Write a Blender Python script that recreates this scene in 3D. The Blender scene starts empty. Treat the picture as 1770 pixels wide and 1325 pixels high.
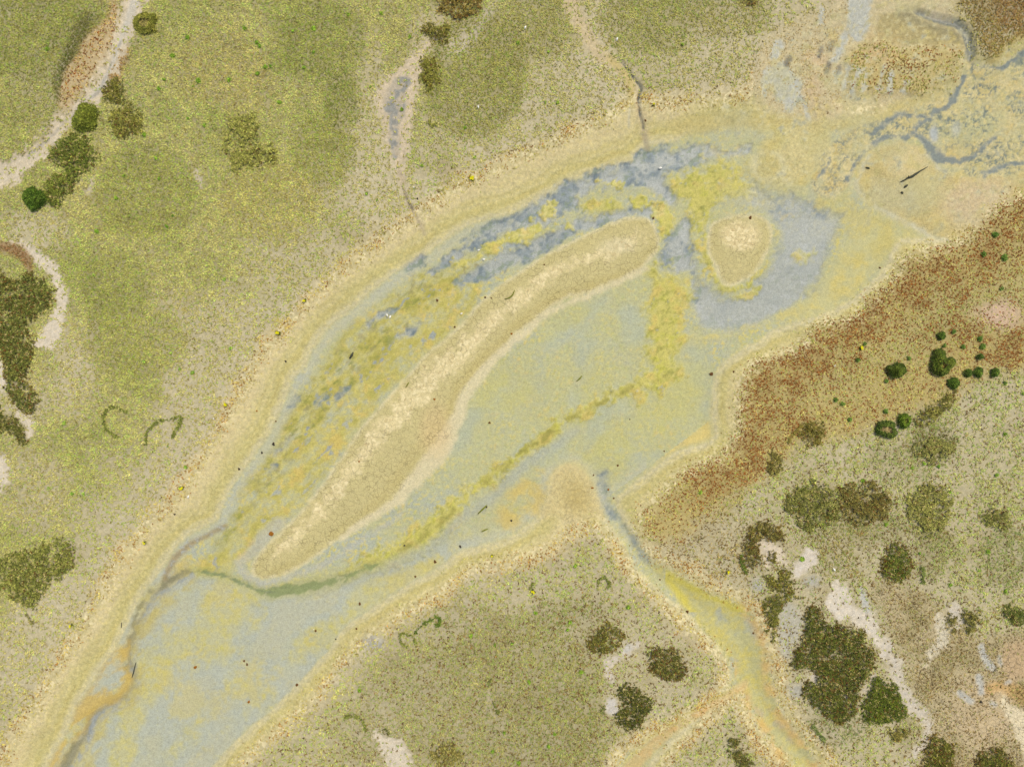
import bpy, math, random
import numpy as np

# ------------------------------------------------------------------ setup
S = 0.025                       # metres per survey unit (a 44 m wide stretch of salt marsh)
CXU, CYU = 885.0, 662.5
random.seed(7)
RNG = np.random.default_rng(11)
scene = bpy.context.scene
COL = scene.collection
KR, KG, KB = 1.31, 1.32, 1.40   # daylight level the soil colours were measured under

def wx(x): return (np.asarray(x) - CXU) * S
def wy(y): return (CYU - np.asarray(y)) * S

def lin(c):
    c = np.asarray(c, dtype=np.float64) / 255.0
    return np.where(c <= 0.04045, c / 12.92, ((c + 0.055) / 1.055) ** 2.4)

def alb(c):
    """surface colour measured in daylight -> albedo"""
    return (lin(c) / np.array([KR, KG, KB])).astype(np.float32)

# ------------------------------------------------------------------ noise
def _perm(seed):
    r = np.random.default_rng(seed)
    p = r.permutation(256); return np.concatenate([p, p, p])

def perlin(x, y, seed):
    p = _perm(seed)
    xi = np.floor(x).astype(np.int32); yi = np.floor(y).astype(np.int32)
    xf = (x - xi).astype(np.float32); yf = (y - yi).astype(np.float32)
    u = xf * xf * xf * (xf * (xf * 6 - 15) + 10); v = yf * yf * yf * (yf * (yf * 6 - 15) + 10)
    ang = (np.arange(256) * 2 * math.pi / 256)
    gx = np.cos(ang).astype(np.float32); gy = np.sin(ang).astype(np.float32)
    def g(ix, iy, dx, dy):
        h = p[p[ix & 255] + (iy & 255)]
        return gx[h] * dx + gy[h] * dy
    n00 = g(xi, yi, xf, yf); n10 = g(xi + 1, yi, xf - 1, yf)
    n01 = g(xi, yi + 1, xf, yf - 1); n11 = g(xi + 1, yi + 1, xf - 1, yf - 1)
    a = n00 + u * (n10 - n00); b = n01 + u * (n11 - n01)
    return (a + v * (b - a)) * 1.5

def fbm(x, y, scale, seed, octv=4, gain=0.5):
    t = 0; a = 1.0; s = 0.0; f = 1.0 / scale
    for o in range(octv):
        t = t + a * perlin(x * f + 17.3 * o, y * f - 9.1 * o, seed + o); s += a; a *= gain; f *= 2.03
    return t / s

def sst(a, b, x):
    t = np.clip((x - a) / (b - a), 0, 1); return t * t * (3 - 2 * t)

def worley(x, y, seed):
    """F1, F2 of jittered cells"""
    p = _perm(seed); r = np.random.default_rng(seed + 1); jx = r.random(256).astype(np.float32); jy = r.random(256).astype(np.float32)
    xi = np.floor(x).astype(np.int32); yi = np.floor(y).astype(np.int32)
    f1 = np.full(x.shape, 9.0, np.float32); f2 = f1.copy(); idc = np.zeros(x.shape, np.int32)
    for a in (-1, 0, 1):
        for b in (-1, 0, 1):
            h = p[p[(xi + a) & 255] + ((yi + b) & 255)]
            d = np.hypot(xi + a + jx[h] - x, yi + b + jy[h] - y)
            n = d < f1
            f2 = np.where(n, f1, np.minimum(f2, d)); idc = np.where(n, h, idc); f1 = np.where(n, d, f1)
    return f1, f2, idc

# ------------------------------------------------------------------ survey grid
ST = 2.0
X0, X1, Y0, Y1 = -220.0, 1990.0, -220.0, 1546.0
NX = int((X1 - X0) / ST) + 1; NY = int((Y1 - Y0) / ST) + 1
gx1 = X0 + np.arange(NX) * ST; gy1 = Y0 + np.arange(NY) * ST
GX, GY = np.meshgrid(gx1, gy1)
GX = GX.astype(np.float32); GY = GY.astype(np.float32)
CS = 4.0                         # coarse step used for distance fields
cnx = int((X1 - X0) / CS) + 2; cny = int((Y1 - Y0) / CS) + 2
CGX, CGY = np.meshgrid(X0 + np.arange(cnx) * CS, Y0 + np.arange(cny) * CS)

N300 = fbm(GX, GY, 260, 1, 4); N90 = fbm(GX, GY, 90, 21, 4); N40 = fbm(GX, GY, 40, 31, 4)
N18 = fbm(GX, GY, 18, 41, 3, .6); N8 = fbm(GX, GY, 8, 51, 2, .7); N40b = fbm(GX, GY, 40, 61, 4); N18b = fbm(GX, GY, 18, 71, 3, .6)
N90b = fbm(GX, GY, 90, 81, 4); N5 = fbm(GX, GY, 5, 91, 1)
# stretched noise along the flow (lower-left to upper-right)
ca, sa = math.cos(math.radians(-42)), math.sin(math.radians(-42))
FU = GX * ca + GY * sa; FV = -GX * sa + GY * ca
NFS = fbm(FU / 2.4, FV, 8, 121, 2, .7); NF = fbm(FU / 2.6, FV, 26, 101, 4, .55); NF2 = fbm(FU / 2.2, FV, 60, 111, 4, .55)
WA = fbm(GX, GY, 70, 201, 3); WB = fbm(GX, GY, 70, 211, 3); WC = fbm(GX, GY, 14, 221, 3, .6); WD = fbm(GX, GY, 14, 231, 3, .6)

def samp(field, x, y, x0=X0, y0=Y0, st=CS):
    fx = np.clip((x - x0) / st, 0, field.shape[1] - 1.001); fy = np.clip((y - y0) / st, 0, field.shape[0] - 1.001)
    ix = fx.astype(np.int32); iy = fy.astype(np.int32); u = (fx - ix).astype(np.float32); v = (fy - iy).astype(np.float32)
    if field.ndim == 3: u = u[..., None]; v = v[..., None]
    a = field[iy, ix] * (1 - u) + field[iy, ix + 1] * u
    b = field[iy + 1, ix] * (1 - u) + field[iy + 1, ix + 1] * u
    return a * (1 - v) + b * v

def spline(pts, closed, n=4):
    P = np.array(pts, float); N = len(P); out = []
    rng = range(N) if closed else range(N - 1)
    for i in rng:
        if closed: p0, p1, p2, p3 = P[(i - 1) % N], P[i], P[(i + 1) % N], P[(i + 2) % N]
        else: p0, p1, p2, p3 = P[max(i - 1, 0)], P[i], P[i + 1], P[min(i + 2, N - 1)]
        for k in range(n):
            t = k / n
            out.append(0.5 * (2 * p1 + (p2 - p0) * t + (2 * p0 - 5 * p1 + 4 * p2 - p3) * t * t + (3 * p1 - p0 - 3 * p2 + p3) * t ** 3))
    if not closed: out.append(P[-1])
    return np.array(out)

def sd_poly_pts(pts, X, Y):
    """signed distance, positive inside"""
    d2 = np.full(X.shape, 1e12, np.float32); ins = np.zeros(X.shape, bool)
    n = len(pts)
    for i in range(n):
        ax, ay = pts[i]; bx, by = pts[(i + 1) % n]; ex, ey = bx - ax, by - ay
        L = ex * ex + ey * ey + 1e-9
        t = np.clip(((X - ax) * ex + (Y - ay) * ey) / L, 0, 1)
        d2 = np.minimum(d2, (X - ax - t * ex) ** 2 + (Y - ay - t * ey) ** 2)
        if ay != by:
            c = ((ay > Y) != (by > Y)) & (X < (bx - ax) * (Y - ay) / (by - ay) + ax)
            ins ^= c
    d = np.sqrt(d2)
    return np.where(ins, d, -d).astype(np.float32)

def sd_line_pts(pts, wid, X, Y):
    """width minus distance to a polyline of varying half-width (positive inside)"""
    best = np.full(X.shape, -1e6, np.float32)
    for i in range(len(pts) - 1):
        ax, ay = pts[i]; bx, by = pts[i + 1]; ex, ey = bx - ax, by - ay
        L = ex * ex + ey * ey + 1e-9
        t = np.clip(((X - ax) * ex + (Y - ay) * ey) / L, 0, 1)
        d = np.hypot(X - ax - t * ex, Y - ay - t * ey)
        best = np.maximum(best, wid[i] * (1 - t) + wid[i + 1] * t - d)
    return best

def _coarse(fn, lo, hi, pad):
    """evaluate on the coarse grid inside a padded box only"""
    f = np.full(CGX.shape, -500.0, np.float32)
    i0 = max(int((lo[0] - pad - X0) / CS), 0); i1 = min(int((hi[0] + pad - X0) / CS) + 2, cnx)
    j0 = max(int((lo[1] - pad - Y0) / CS), 0); j1 = min(int((hi[1] + pad - Y0) / CS) + 2, cny)
    if i1 <= i0 or j1 <= j0: return f
    f[j0:j1, i0:i1] = fn(CGX[j0:j1, i0:i1], CGY[j0:j1, i0:i1])
    return f

def warped(w):
    return GX + (WA * 1.4 + WC * .6) * w, GY + (WB * 1.4 + WD * .6) * w

def poly(pts, w=6.0, pad=120, smooth=True):
    P = spline(pts, True, 3) if smooth else np.array(pts, float)
    f = _coarse(lambda X, Y: sd_poly_pts(P, X, Y), P.min(0), P.max(0), pad)
    return samp(f, *warped(w))

def stroke(pts, width, w=4.0, pad=90):
    P = spline(pts, False, 3)
    if np.isscalar(width): width = [width] * len(pts)
    W_ = np.interp(np.linspace(0, len(pts) - 1, len(P)), np.arange(len(pts)), width)
    f = _coarse(lambda X, Y: sd_line_pts(P, W_, X, Y), P.min(0) - max(width), P.max(0) + max(width), pad)
    return samp(f, *warped(w))

def blob(cx, cy, r, ry=None, w=6.0):
    ry = ry or r
    X, Y = warped(w)
    return (1 - np.hypot((X - cx) / r, (Y - cy) / ry)) * min(r, ry)

def zp(ox, oy, pts): return [(ox + x / 2.945, oy + y / 2.945) for x, y in pts]

# ------------------------------------------------------------------ the layout of the marsh (survey units)
MUD = [(-110, 1480), (-60, 1400), (10, 1310), (60, 1230), (120, 1130), (160, 1060), (200, 990), (250, 920), (300, 870), (350, 800), (390, 730), (430, 655),
       (480, 590), (540, 520), (600, 470), (660, 420), (740, 365), (800, 320), (860, 290), (930, 260), (1000, 230), (1060, 200), (1088, 175), (1130, 185),
       (1200, 178), (1290, 168), (1325, 120), (1345, 70), (1420, 30), (1500, -10), (1560, -120), (1640, -200), (1650, 10), (1678, 50), (1695, 95), (1722, 100), (1770, 65), (1990, -20),
       (1990, 230), (1800, 320), (1722, 360), (1685, 395), (1640, 420), (1590, 428), (1558, 442), (1535, 486), (1496, 518), (1465, 545), (1401, 565), (1374, 600), (1313, 622),
       (1289, 640), (1280, 680), (1273, 729), (1260, 766), (1204, 803), (1147, 843), (1108, 885), (1103, 915), (1112, 942), (1135, 966), (1190, 990), (1248, 1026),
       (1282, 1040), (1315, 1079), (1332, 1130), (1348, 1191), (1362, 1235), (1390, 1268), (1425, 1310), (1500, 1400), (1560, 1546), (960, 1546), (1055, 1340), (1100, 1288), (1175, 1242), (1245, 1198),
       (1255, 1150), (1230, 1112), (1190, 1077), (1150, 1042), (1110, 1003), (1080, 965), (1058, 930), (1030, 903), (980, 920), (930, 954), (872, 965), (821, 977), (780, 1000),
       (756, 1028), (709, 1048), (658, 1082), (600, 1124), (570, 1165), (530, 1208), (475, 1260), (417, 1313), (330, 1400), (250, 1546), (-150, 1546)]
WEDGE = [(1275, 1205), (1250, 1216), (1195, 1262), (1140, 1330), (1080, 1480), (1080, 1546), (1480, 1546), (1420, 1400), (1372, 1330), (1322, 1282), (1292, 1232)]
BED = [(-40, 1546), (40, 1420), (81, 1325), (136, 1218), (163, 1170), (197, 1123), (224, 1072), (244, 1028), (275, 987), (289, 967), (322, 929), (370, 902), (384, 875), (411, 830),
       (438, 786), (475, 728), (502, 660), (520, 637), (557, 576), (596, 545), (634, 508), (678, 477), (726, 447), (760, 421), (807, 390), (896, 363), (943, 340), (991, 309),
       (1038, 297), (1075, 282), (1099, 275), (1120, 251), (1170, 244), (1200, 226), (1234, 212), (1282, 204), (1316, 217), (1325, 250), (1303, 285), (1318, 312), (1370, 322),
       (1405, 300), (1435, 250), (1455, 222), (1500, 205), (1560, 193), (1621, 163), (1666, 129), (1671, 95), (1700, 108), (1740, 105), (1780, 85), (1990, 30), (1990, 210), (1770, 289), (1700, 300), (1655, 312), (1600, 385),
       (1625, 410), (1560, 408), (1537, 443), (1510, 484), (1465, 518), (1414, 545), (1340, 566), (1306, 589), (1265, 613), (1237, 650), (1229, 712), (1231, 752), (1200, 769),
       (1170, 780), (1133, 807), (1082, 847), (1063, 865), (1075, 900), (1108, 950), (1150, 985), (1200, 1012), (1260, 1036), (1298, 1066), (1320, 1110), (1333, 1190), (1348, 1235),
       (1375, 1275), (1410, 1330), (1460, 1420), (1500, 1546), (1440, 1546), (1400, 1400), (1350, 1300), (1302, 1232), (1280, 1194), (1245, 1212), (1185, 1256), (1130, 1308), (1090, 1400), (1060, 1546), (1010, 1546), (1070, 1330), (1110, 1292), (1180, 1247),
       (1258, 1196), (1263, 1160), (1238, 1110), (1198, 1068), (1150, 1028), (1108, 990), (1082, 953), (1058, 910), (1041, 878), (1030, 850), (1012, 820), (985, 803), (955, 815), (945, 845),
       (930, 890), (879, 929), (800, 950), (767, 973), (719, 1000), (658, 1038), (620, 1065), (590, 1085), (563, 1126), (523, 1170), (475, 1218), (417, 1269), (360, 1325), (300, 1420), (230, 1546)]
ISLE = [(432, 985), (445, 955), (490, 915), (530, 870), (570, 820), (600, 770), (640, 720), (690, 665), (740, 610), (790, 565), (840, 515), (890, 475), (940, 445), (1000, 410), (1050, 385),
        (1090, 372), (1120, 375), (1135, 395), (1138, 425), (1120, 455), (1080, 480), (1020, 500), (975, 515), (945, 537), (900, 572), (870, 600), (830, 640), (800, 670), (790, 710), (780, 750),
        (750, 780), (715, 822), (690, 850), (660, 880), (620, 905), (580, 935), (540, 965), (500, 990), (470, 1000), (440, 998)]
ISLE2 = [(1232, 388), (1258, 372), (1300, 369), (1328, 380), (1336, 410), (1326, 445), (1300, 477), (1262, 492), (1242, 470), (1229, 430)]
MOUND = [(1490, 300), (1498, 268), (1530, 247), (1570, 243), (1610, 265), (1640, 290), (1700, 300), (1770, 292), (1900, 262), (1990, 230), (1990, 310), (1800, 330), (1722, 362), (1685, 398), (1635, 420),
         (1600, 400), (1570, 382), (1530, 365), (1500, 345), (1484, 322)]
sdM = np.minimum(poly(MUD, 5, 2000), -poly(WEDGE, 4, 2000))
sdB = poly(BED, 4, 400)
URF = sst(1150, 1250, GX) * sst(420, 330, GY)      # up here the edges of the bed dissolve
sdB = sdB + URF * (N40 * 26 + N18 * 12)
sdMo = poly(MOUND, 5, 200)
sdI = poly(ISLE, 3.5, 200); sdI2 = poly(ISLE2, 3, 120)

lowside = GY > 1400 - (GX - 330) * 0.748
rightblk = lowside & ((GX > 1060 + (GY - 850) * 0.83) | (GY < 850))
leftside = ~lowside

# ------------------------------------------------------------------ fields: soil colour, plant cover, plant colour, wetness, cracking, height
G = np.zeros(GX.shape + (3,), np.float32)
VC = np.zeros(GX.shape + (3,), np.float32)
VD = np.zeros(GX.shape, np.float32)
VZ = np.ones(GX.shape, np.float32)          # plant size
SP = np.zeros(GX.shape, np.int8)            # 0 meadow grass 1 glasswort 2 litter
CR = np.zeros(GX.shape, np.float32); WET = np.zeros(GX.shape, np.float32); FL = np.zeros(GX.shape, np.float32)
H = np.zeros(GX.shape, np.float32)

def mix(F, c, m):
    m = m[..., None]; F += (np.asarray(alb(c)) - F) * m

def soft(sd, a=3.0, b=None):
    b = a if b is None else b
    return sst(-a, b, sd)

d = -sdM                                    # distance out of the mud, into the meadow
mix(G, (190, 179, 142), np.ones_like(d))
mix(G, (202, 192, 160), sst(-.1, .5, N40) * .6); mix(G, (194, 183, 146), lowside * .6)
mix(G, (168, 160, 136), sst(.1, .6, .7 * N8 + .6 * N18b) * .35)
mix(G, (170, 156, 118), sst(0, .6, N90b) * .6)

# --- meadow on the upper left
VD[:] = np.where(leftside, .30 + .62 * sst(10, 190, d + N90 * 90 + N300 * 90), .36 + .22 * sst(-.2, .5, N90 + .6 * N40))
VC[:] = alb((166, 162, 82))
mix(VC, (152, 155, 66), sst(-.2, .5, N90b))
mix(VC, (172, 164, 84), sst(0, .5, N300) * .6); mix(VC, (138, 144, 52), sst(.0, .5, -N300 + .5 * N40) * leftside * .4)
mix(VC, (160, 158, 80), np.where(lowside, .85, 0.0))
def tint(sd, c, s, dens=None, a=14, veg=True):
    m = soft(sd, a) * s
    if veg: mix(VC, c, m)
    if dens is not None: VD[:] = VD + (dens - VD) * np.clip(m * 1.2, 0, 1)
def bare(sd, c, s=1.0, a=6, dens=0.0, n=.0):
    m = soft(sd + N18 * n, a) * s
    mix(G, c, m); VD[:] = VD + (dens - VD) * m
# sparse stretches
for cx, cy, r, ry, dn in [(380, 690, 110, 170, .42), (130, 1130, 150, 130, .40), (230, 1010, 60, 90, .38), (640, 240, 46, 170, .40), (830, 215, 90, 60, .5), (980, 160, 90, 90, .5),
                          (1290, 110, 110, 90, .45), (1040, 40, 40, 120, .35), (570, 330, 60, 60, .6), (300, 850, 80, 60, .42), (90, 160, 60, 60, .6), (500, 450, 80, 60, .55), (60, 840, 70, 80, .6), (60, 400, 60, 40, .35),
                          (760, 60, 60, 50, .4), (660, 340, 60, 60, .42), (1180, 110, 60, 50, .55), (30, 700, 60, 60, .5), (300, 560, 60, 60, .62), (130, 640, 50, 90, .42)]:
    b0 = blob(cx, cy, r, ry, 14); tint(b0, (160, 152, 82), .7, dn * .92, 26); mix(G, (202, 191, 156), soft(b0, 26) * .6)
# slightly different rounded stands of grass inside the meadow
for cx, cy, r, ry, c, dn in [(555, 72, 78, 72, (124, 130, 40), .97), (250, 330, 84, 86, (138, 140, 52), .97), (210, 70, 90, 60, (156, 152, 68), .9), (70, 60, 120, 80, (126, 130, 42), .95),
                             (380, 110, 80, 70, (166, 156, 76), .9), (590, 180, 32, 50, (116, 122, 34), .97), (470, 350, 90, 70, (164, 156, 70), .9), (200, 500, 60, 70, (134, 138, 48), .95),
                             (820, 130, 90, 110, (128, 128, 44), .9), (1120, 40, 90, 55, (140, 138, 58), .8), (930, 40, 60, 60, (140, 136, 60), .75), (420, 150, 60, 50, (164, 154, 78), .85),
                             (560, 260, 60, 60, (136, 138, 46), .95), (870, 80, 50, 40, (140, 136, 56), .8), (240, 590, 90, 60, (144, 144, 56), .92), (60, 180, 70, 50, (140, 140, 60), .9), (1250, 30, 80, 40, (142, 136, 62), .7)]:
    tint(blob(cx, cy, r, ry, 9) + N18 * 7, c, .62, dn, 11)
# top right corner of tufted grass
tint(poly([(1660, -60), (1652, 10), (1680, 45), (1698, 95), (1722, 98), (1770, 62), (1990, -30), (1990, -220), (1660, -220)], 5), (140, 116, 52), .9, .85, 8)
tint(blob(1758, 20, 40, 40), (136, 102, 46), .7, .9, 14)
# --- lower meadow between the creeks
lm = lowside & ~rightblk
for cx, cy, r, ry, c, dn in [(880, 1160, 160, 110, (142, 136, 70), .72), (700, 1180, 70, 60, (142, 136, 76), .6), (960, 1250, 110, 70, (138, 132, 64), .75), (800, 1260, 120, 70, (142, 136, 72), .65), (1000, 1060, 60, 40, (128, 126, 62), .6),
                             (640, 1260, 50, 70, (140, 134, 78), .55), (780, 1060, 70, 40, (140, 134, 72), .5), (930, 1330, 120, 60, (138, 132, 68), .7)]:
    tint(blob(cx, cy, r, ry, 12), c, .85, dn, 30)
# --- right block
for cx, cy, r, ry, c, dn in [
                             (1560, 800, 60, 40, (146, 142, 80), .6), (1610, 950, 40, 50, (138, 136, 70), .75), (1735, 960, 50, 60, (134, 134, 70), .7),
                             (1480, 910, 90, 40, (134, 130, 66), .75), (1700, 760, 70, 60, (160, 156, 88), .45), (1440, 960, 60, 40, (140, 128, 66), .6), (1610, 760, 40, 30, (116, 114, 54), .75), (1400, 1040, 30, 70, (150, 146, 96), .3),
                             (1440, 1250, 60, 40, (126, 126, 74), .6), (1250, 950, 90, 70, (146, 132, 70), .5)]:
    tint(blob(cx, cy, r, ry, 10) + N18 * 9, c, .8, dn * .95, 14)
# the red-brown glasswort slope above the right bank
RED = [(1284, 640), (1310, 622), (1370, 600), (1405, 566), (1465, 547), (1500, 516), (1537, 484), (1562, 440), (1600, 428), (1640, 425), (1690, 392), (1725, 360), (1800, 322), (1990, 230), (1990, 640), (1780, 640), (1700, 640), (1620, 690),
       (1560, 705), (1490, 745), (1400, 760), (1340, 800), (1280, 850), (1210, 900), (1150, 930), (1103, 920), (1106, 890), (1147, 841), (1204, 803), (1262, 764), (1276, 700)]
sdR = poly(RED, 9, 300)
rm = soft(sdR + N18 * 14 + N40b * 14, 26, 14)
mix(G, (188, 170, 106), rm * .9)
redn = sst(-.25, .35, N40 + .5 * N18 + .3 * N90)
near = np.exp(-(np.maximum(sdR, 0) / 60.0) ** 2)
hot = np.zeros_like(d)
for cx, cy, r, ry in [(1390, 620, 110, 46), (1340, 690, 60, 60), (1620, 500, 70, 60), (1740, 370, 70, 50), (1700, 450, 70, 40), (1640, 560, 80, 40), (1290, 760, 40, 60), (1480, 560, 60, 40), (1550, 520, 50, 50), (1740, 600, 40, 60), (1230, 820, 60, 40)]:
    hot = np.maximum(hot, soft(blob(cx, cy, r, ry, 14), 40) )
rdens = .58 + .24 * redn * hot + .14 * hot + .08 * redn
VD[:] = VD + (rdens - VD) * rm
mix(VC, (174, 158, 76), rm * .95)
shore = np.exp(-(np.maximum(sdR - 26, 0) / 46.0) ** 2) * soft(sdR - 4, 10) * np.where(GX > 1180, 1, .6)
rfin = sst(-.35, .45, .7 * N18 + .5 * N40 + .5 * N8)
rust = np.clip((.75 * hot + .35 * shore) * (.35 + .65 * rfin) + .07 + .2 * rfin, 0, .92) * rm
mix(G, (186, 176, 118), rm * sst(40, 130, sdR) * .7); mix(VC, (152, 150, 70), rm * sst(30, 120, sdR + N40b * 40) * .55)
mix(G, (156, 124, 66), rust * sst(.2, .9, rust) * .6)
SP[rm > .5] = 1
VZ[:] = np.where(rm > .5, .72, VZ)
# olive edge patches inside the red slope
for cx, cy, r, ry in [(1320, 640, 30, 22), (1580, 470, 40, 34), (1690, 410, 50, 40), (1430, 560, 40, 16), (1240, 850, 50, 30)]:
    tint(blob(cx, cy, r, ry, 10), (146, 126, 52), .7, .7, 14)
# pink bare patch, brown cracked ground lower right
mix(G, (204, 176, 148), soft(blob(1728, 545, 40, 22, 8), 14) * .9); VD *= 1 - soft(blob(1728, 545, 36, 18, 8), 12) * .75
BR = [(1500, 1010), (1560, 1010), (1610, 1030), (1660, 1090), (1770, 1090), (1990, 1060), (1990, 1546), (1560, 1546), (1600, 1260), (1575, 1180), (1540, 1090)]
sdBr = poly(BR, 10, 150); bm = soft(sdBr, 16)
mix(G, (200, 184, 144), bm * .9); VD[:] = VD * (1 - bm) + bm * (.6 + .3 * sst(-.3, .4, N40)); mix(VC, (158, 138, 80), bm * .9); mix(VC, (138, 130, 62), bm * sst(-.1, .3, N40b) * .8); rust[:] = np.maximum(rust, bm * (.38 + .35 * sst(-.1, .4, N18 + .5 * N40))); VZ[:] = np.where(bm > .5, .68, VZ)
CR[:] = np.maximum(CR, bm * 1.5)
mix(G, (202, 180, 140), soft(blob(1700, 1230, 60, 60, 10), 24) * .7); VD *= 1 - soft(blob(1695, 1230, 62, 66, 10), 30) * .6
mix(G, (192, 164, 124), soft(blob(1755, 1140, 30, 34, 8), 12) * .8); VD *= 1 - soft(blob(1755, 1140, 30, 34, 8), 12) * .8
# tan gravelly fringe west of the red slope and along the creek
tint(poly(zp(1170, 875, [(-60, 40), (240, 60), (330, 240), (330, 400), (200, 420), (0, 330), (-120, 200)]), 8), (158, 136, 72), .6, .42, 20)

nearmat = np.zeros_like(d)
for cx, cy, r_, ry in [(1440, 1130, 130, 110), (1330, 1000, 70, 110), (1150, 1140, 60, 60), (1095, 1215, 60, 60), (1050, 1100, 60, 50), (1620, 1300, 80, 60), (1715, 1310, 70, 60), (1545, 970, 60, 60), (1600, 1060, 90, 70), (1650, 1180, 80, 90), (1180, 920, 90, 60)]:
    nearmat = np.maximum(nearmat, soft(blob(cx, cy, r_, ry, 16), 34))
rust[:] = np.maximum(rust, lowside * (.10 + .10 * sst(-.2, .4, N40b)) + nearmat * (.22 + .30 * sst(-.2, .35, N18 + .5 * N40b)))
VD[:] = np.maximum(VD, nearmat * .42); VZ[:] = np.where((nearmat > .5) & (VZ > .8), .8, VZ)
# --- dry litter fringe all along the mud edge
fr = np.exp(-((d - 5 + N40 * 16 + N18 * 10) / (14.0 + 8 * N90b)) ** 2) * (.45 + .75 * sst(-.3, .25, N90 + .5 * N40b))
upr = (GX > 1300) & (GY < 330)
frn = sst(-.45, .25, N40b + .5 * N18)
frr = np.where(rm > .3, 0, fr) * np.where(upr, 0, 1)
VD[:] = VD + (.20 + .42 * frn - VD) * np.clip(frr * 1.3, 0, 1)
mix(VC, (178, 152, 62), np.clip(frr * 1.2, 0, 1) * .9); mix(VC, (132, 96, 36), np.clip(frr, 0, 1) * sst(-.1, .5, N18b) * .8)
VZ[:] = VZ + (.72 - VZ) * np.clip(frr * 1.3, 0, 1); SP[(frr > .35)] = 2
mix(G, (213, 197, 146), np.clip(frr, 0, 1) * .7)
# a lighter second litter line on the left bank
FL[:] = np.maximum(FL, np.exp(-((d - 4) / 16.0) ** 2) * .9 * np.where(upr, 0, 1))

rust[:] = np.maximum(rust, .46 * np.clip(frr, 0, 1) * frn * (1 + .5 * lowside))
# --- mud banks
inm = soft(sdM, 5)
VD *= 1 - sst(-6, 24, sdM + N18 * 12 + N40 * 10)
SP[(sdM > -4) & (SP == 0)] = 2; VZ[sdM > -2] = .62
mix(G, (205, 193, 138), sst(-22, 12, sdM + N18 * 8))
mix(G, (213, 197, 150), inm * np.exp(-((sdM - 12) / 12.0) ** 2) * .7)
bd = -sdB
mix(G, (194, 184, 120), inm * sst(-4, 4, bd) * sst(46, 20, bd) * .85)
mix(G, (213, 198, 150), inm * np.exp(-((bd - 46 + N40 * 14) / 9.0) ** 2) * .5 * (1 - URF))
mix(G, (206, 198, 164), inm * np.exp(-((bd - 5 + N18 * 5) / 6.0) ** 2) * .7 * (1 - .85 * URF))
mix(G, (208, 194, 132), inm * sst(.0, .5, .7 * N8 + .5 * N18 + .4 * N5) * .5); mix(G, (184, 176, 118), inm * sst(.0, .5, .7 * N8 - .4 * N18b - .3 * N5) * .4)
mix(G, (186, 174, 118), inm * sst(0, .6, NF2) * sst(2, 20, bd) * .45)
CR[:] = np.maximum(CR, inm * sst(2, 14, bd) * .4)
# narrow drying lines that follow the shore
for lv, wd_, cc, am in ((12, 2.2, (214, 202, 160), .5), (20, 3, (196, 180, 112), .45), (29, 2.2, (212, 198, 148), .45), (37, 3, (188, 176, 112), .4), (56, 4, (214, 196, 146), .4)):
    mix(G, cc, inm * np.exp(-((bd - lv + N40 * 5 + N18 * 2) / wd_) ** 2) * am * sst(-.35, .2, N90b + .5 * N18) * (1 - URF))
# --- river bed
ib = sst(-4 - 14 * URF, 4 + 14 * URF, sdB)
ib_n = ib
mix(G, (186, 184, 140), ib)
mix(G, (178, 180, 152), ib * sst(-.1, .45, N90 + .4 * N40))
mix(G, (170, 176, 160), ib * sst(-.05, .35, .8 * N90 + .4 * N40b) * .55)
pond = soft(poly([(790, 700), (880, 610), (980, 540), (1110, 480), (1190, 560), (1230, 640), (1220, 760), (1120, 810), (1040, 830), (960, 800), (840, 830), (740, 850)], 12), 30)
mix(G, (188, 186, 138), ib * pond * (.55 + .4 * sst(-.3, .3, N90b + .4 * N40)))
# yellow-green flecking over the bed
fle = sst(.0, .42, N18 * .45 + N40b * .45 + N8 * .65 + N5 * .45)
flw = np.full(d.shape, .5, np.float32)
bline = GY - np.interp(GX, [0, 310, 400, 470, 600, 720, 820], [985, 990, 1008, 1032, 1012, 968, 905])
basin = (bline > 0) & (GX < 860)
bs = (sst(-8, 14, bline + N18 * 10) * sst(880, 740, GX)).astype(np.float32)
mix(G, (202, 190, 110), ib * fle * (.5 + .3 * (1 - pond)) * (1 - .88 * bs) * (.45 + .75 * sst(-.3, .3, N90 + .4 * N40)))
mix(G, (176, 181, 166), ib * bs * .85)
cl = sst(-.02, .30, .8 * N90b + .7 * N40b + .45 * NF + .35 * N18 + .2 * N8)
mix(G, (200, 190, 112), ib * bs * cl * .9); mix(G, (190, 184, 96), ib * bs * cl * sst(.1, .5, N18b + .6 * N8) * .7); mix(G, (190, 180, 138), ib * bs * sst(.1, .5, -.8 * N90b + .5 * N18) * .4); mix(G, (210, 184, 112), ib * bs * cl * sst(.05, .4, N90 + .5 * N18b) * .7)
mix(G, (188, 184, 98), ib * sst(.10, .5, .6 * N18b + .8 * N8 - .4 * N5 + .3 * N90b) * .6 * (1 - .85 * bs))
mix(G, (178, 190, 160), ib * sst(.1, .5, .9 * N8 - .6 * N5 - .3 * N18) * .35 * (1 - .6 * bs))
mix(G, (204, 180, 122), ib * sst(.25, .6, .8 * N8 + .5 * N18 - .3 * N40) * .5 * (1 - .8 * bs))
mix(G, (172, 177, 168), ib * sst(.05, .42, N40 * .8 + N18b * .5) * .7 * np.where(basin, 1, .45))
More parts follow.
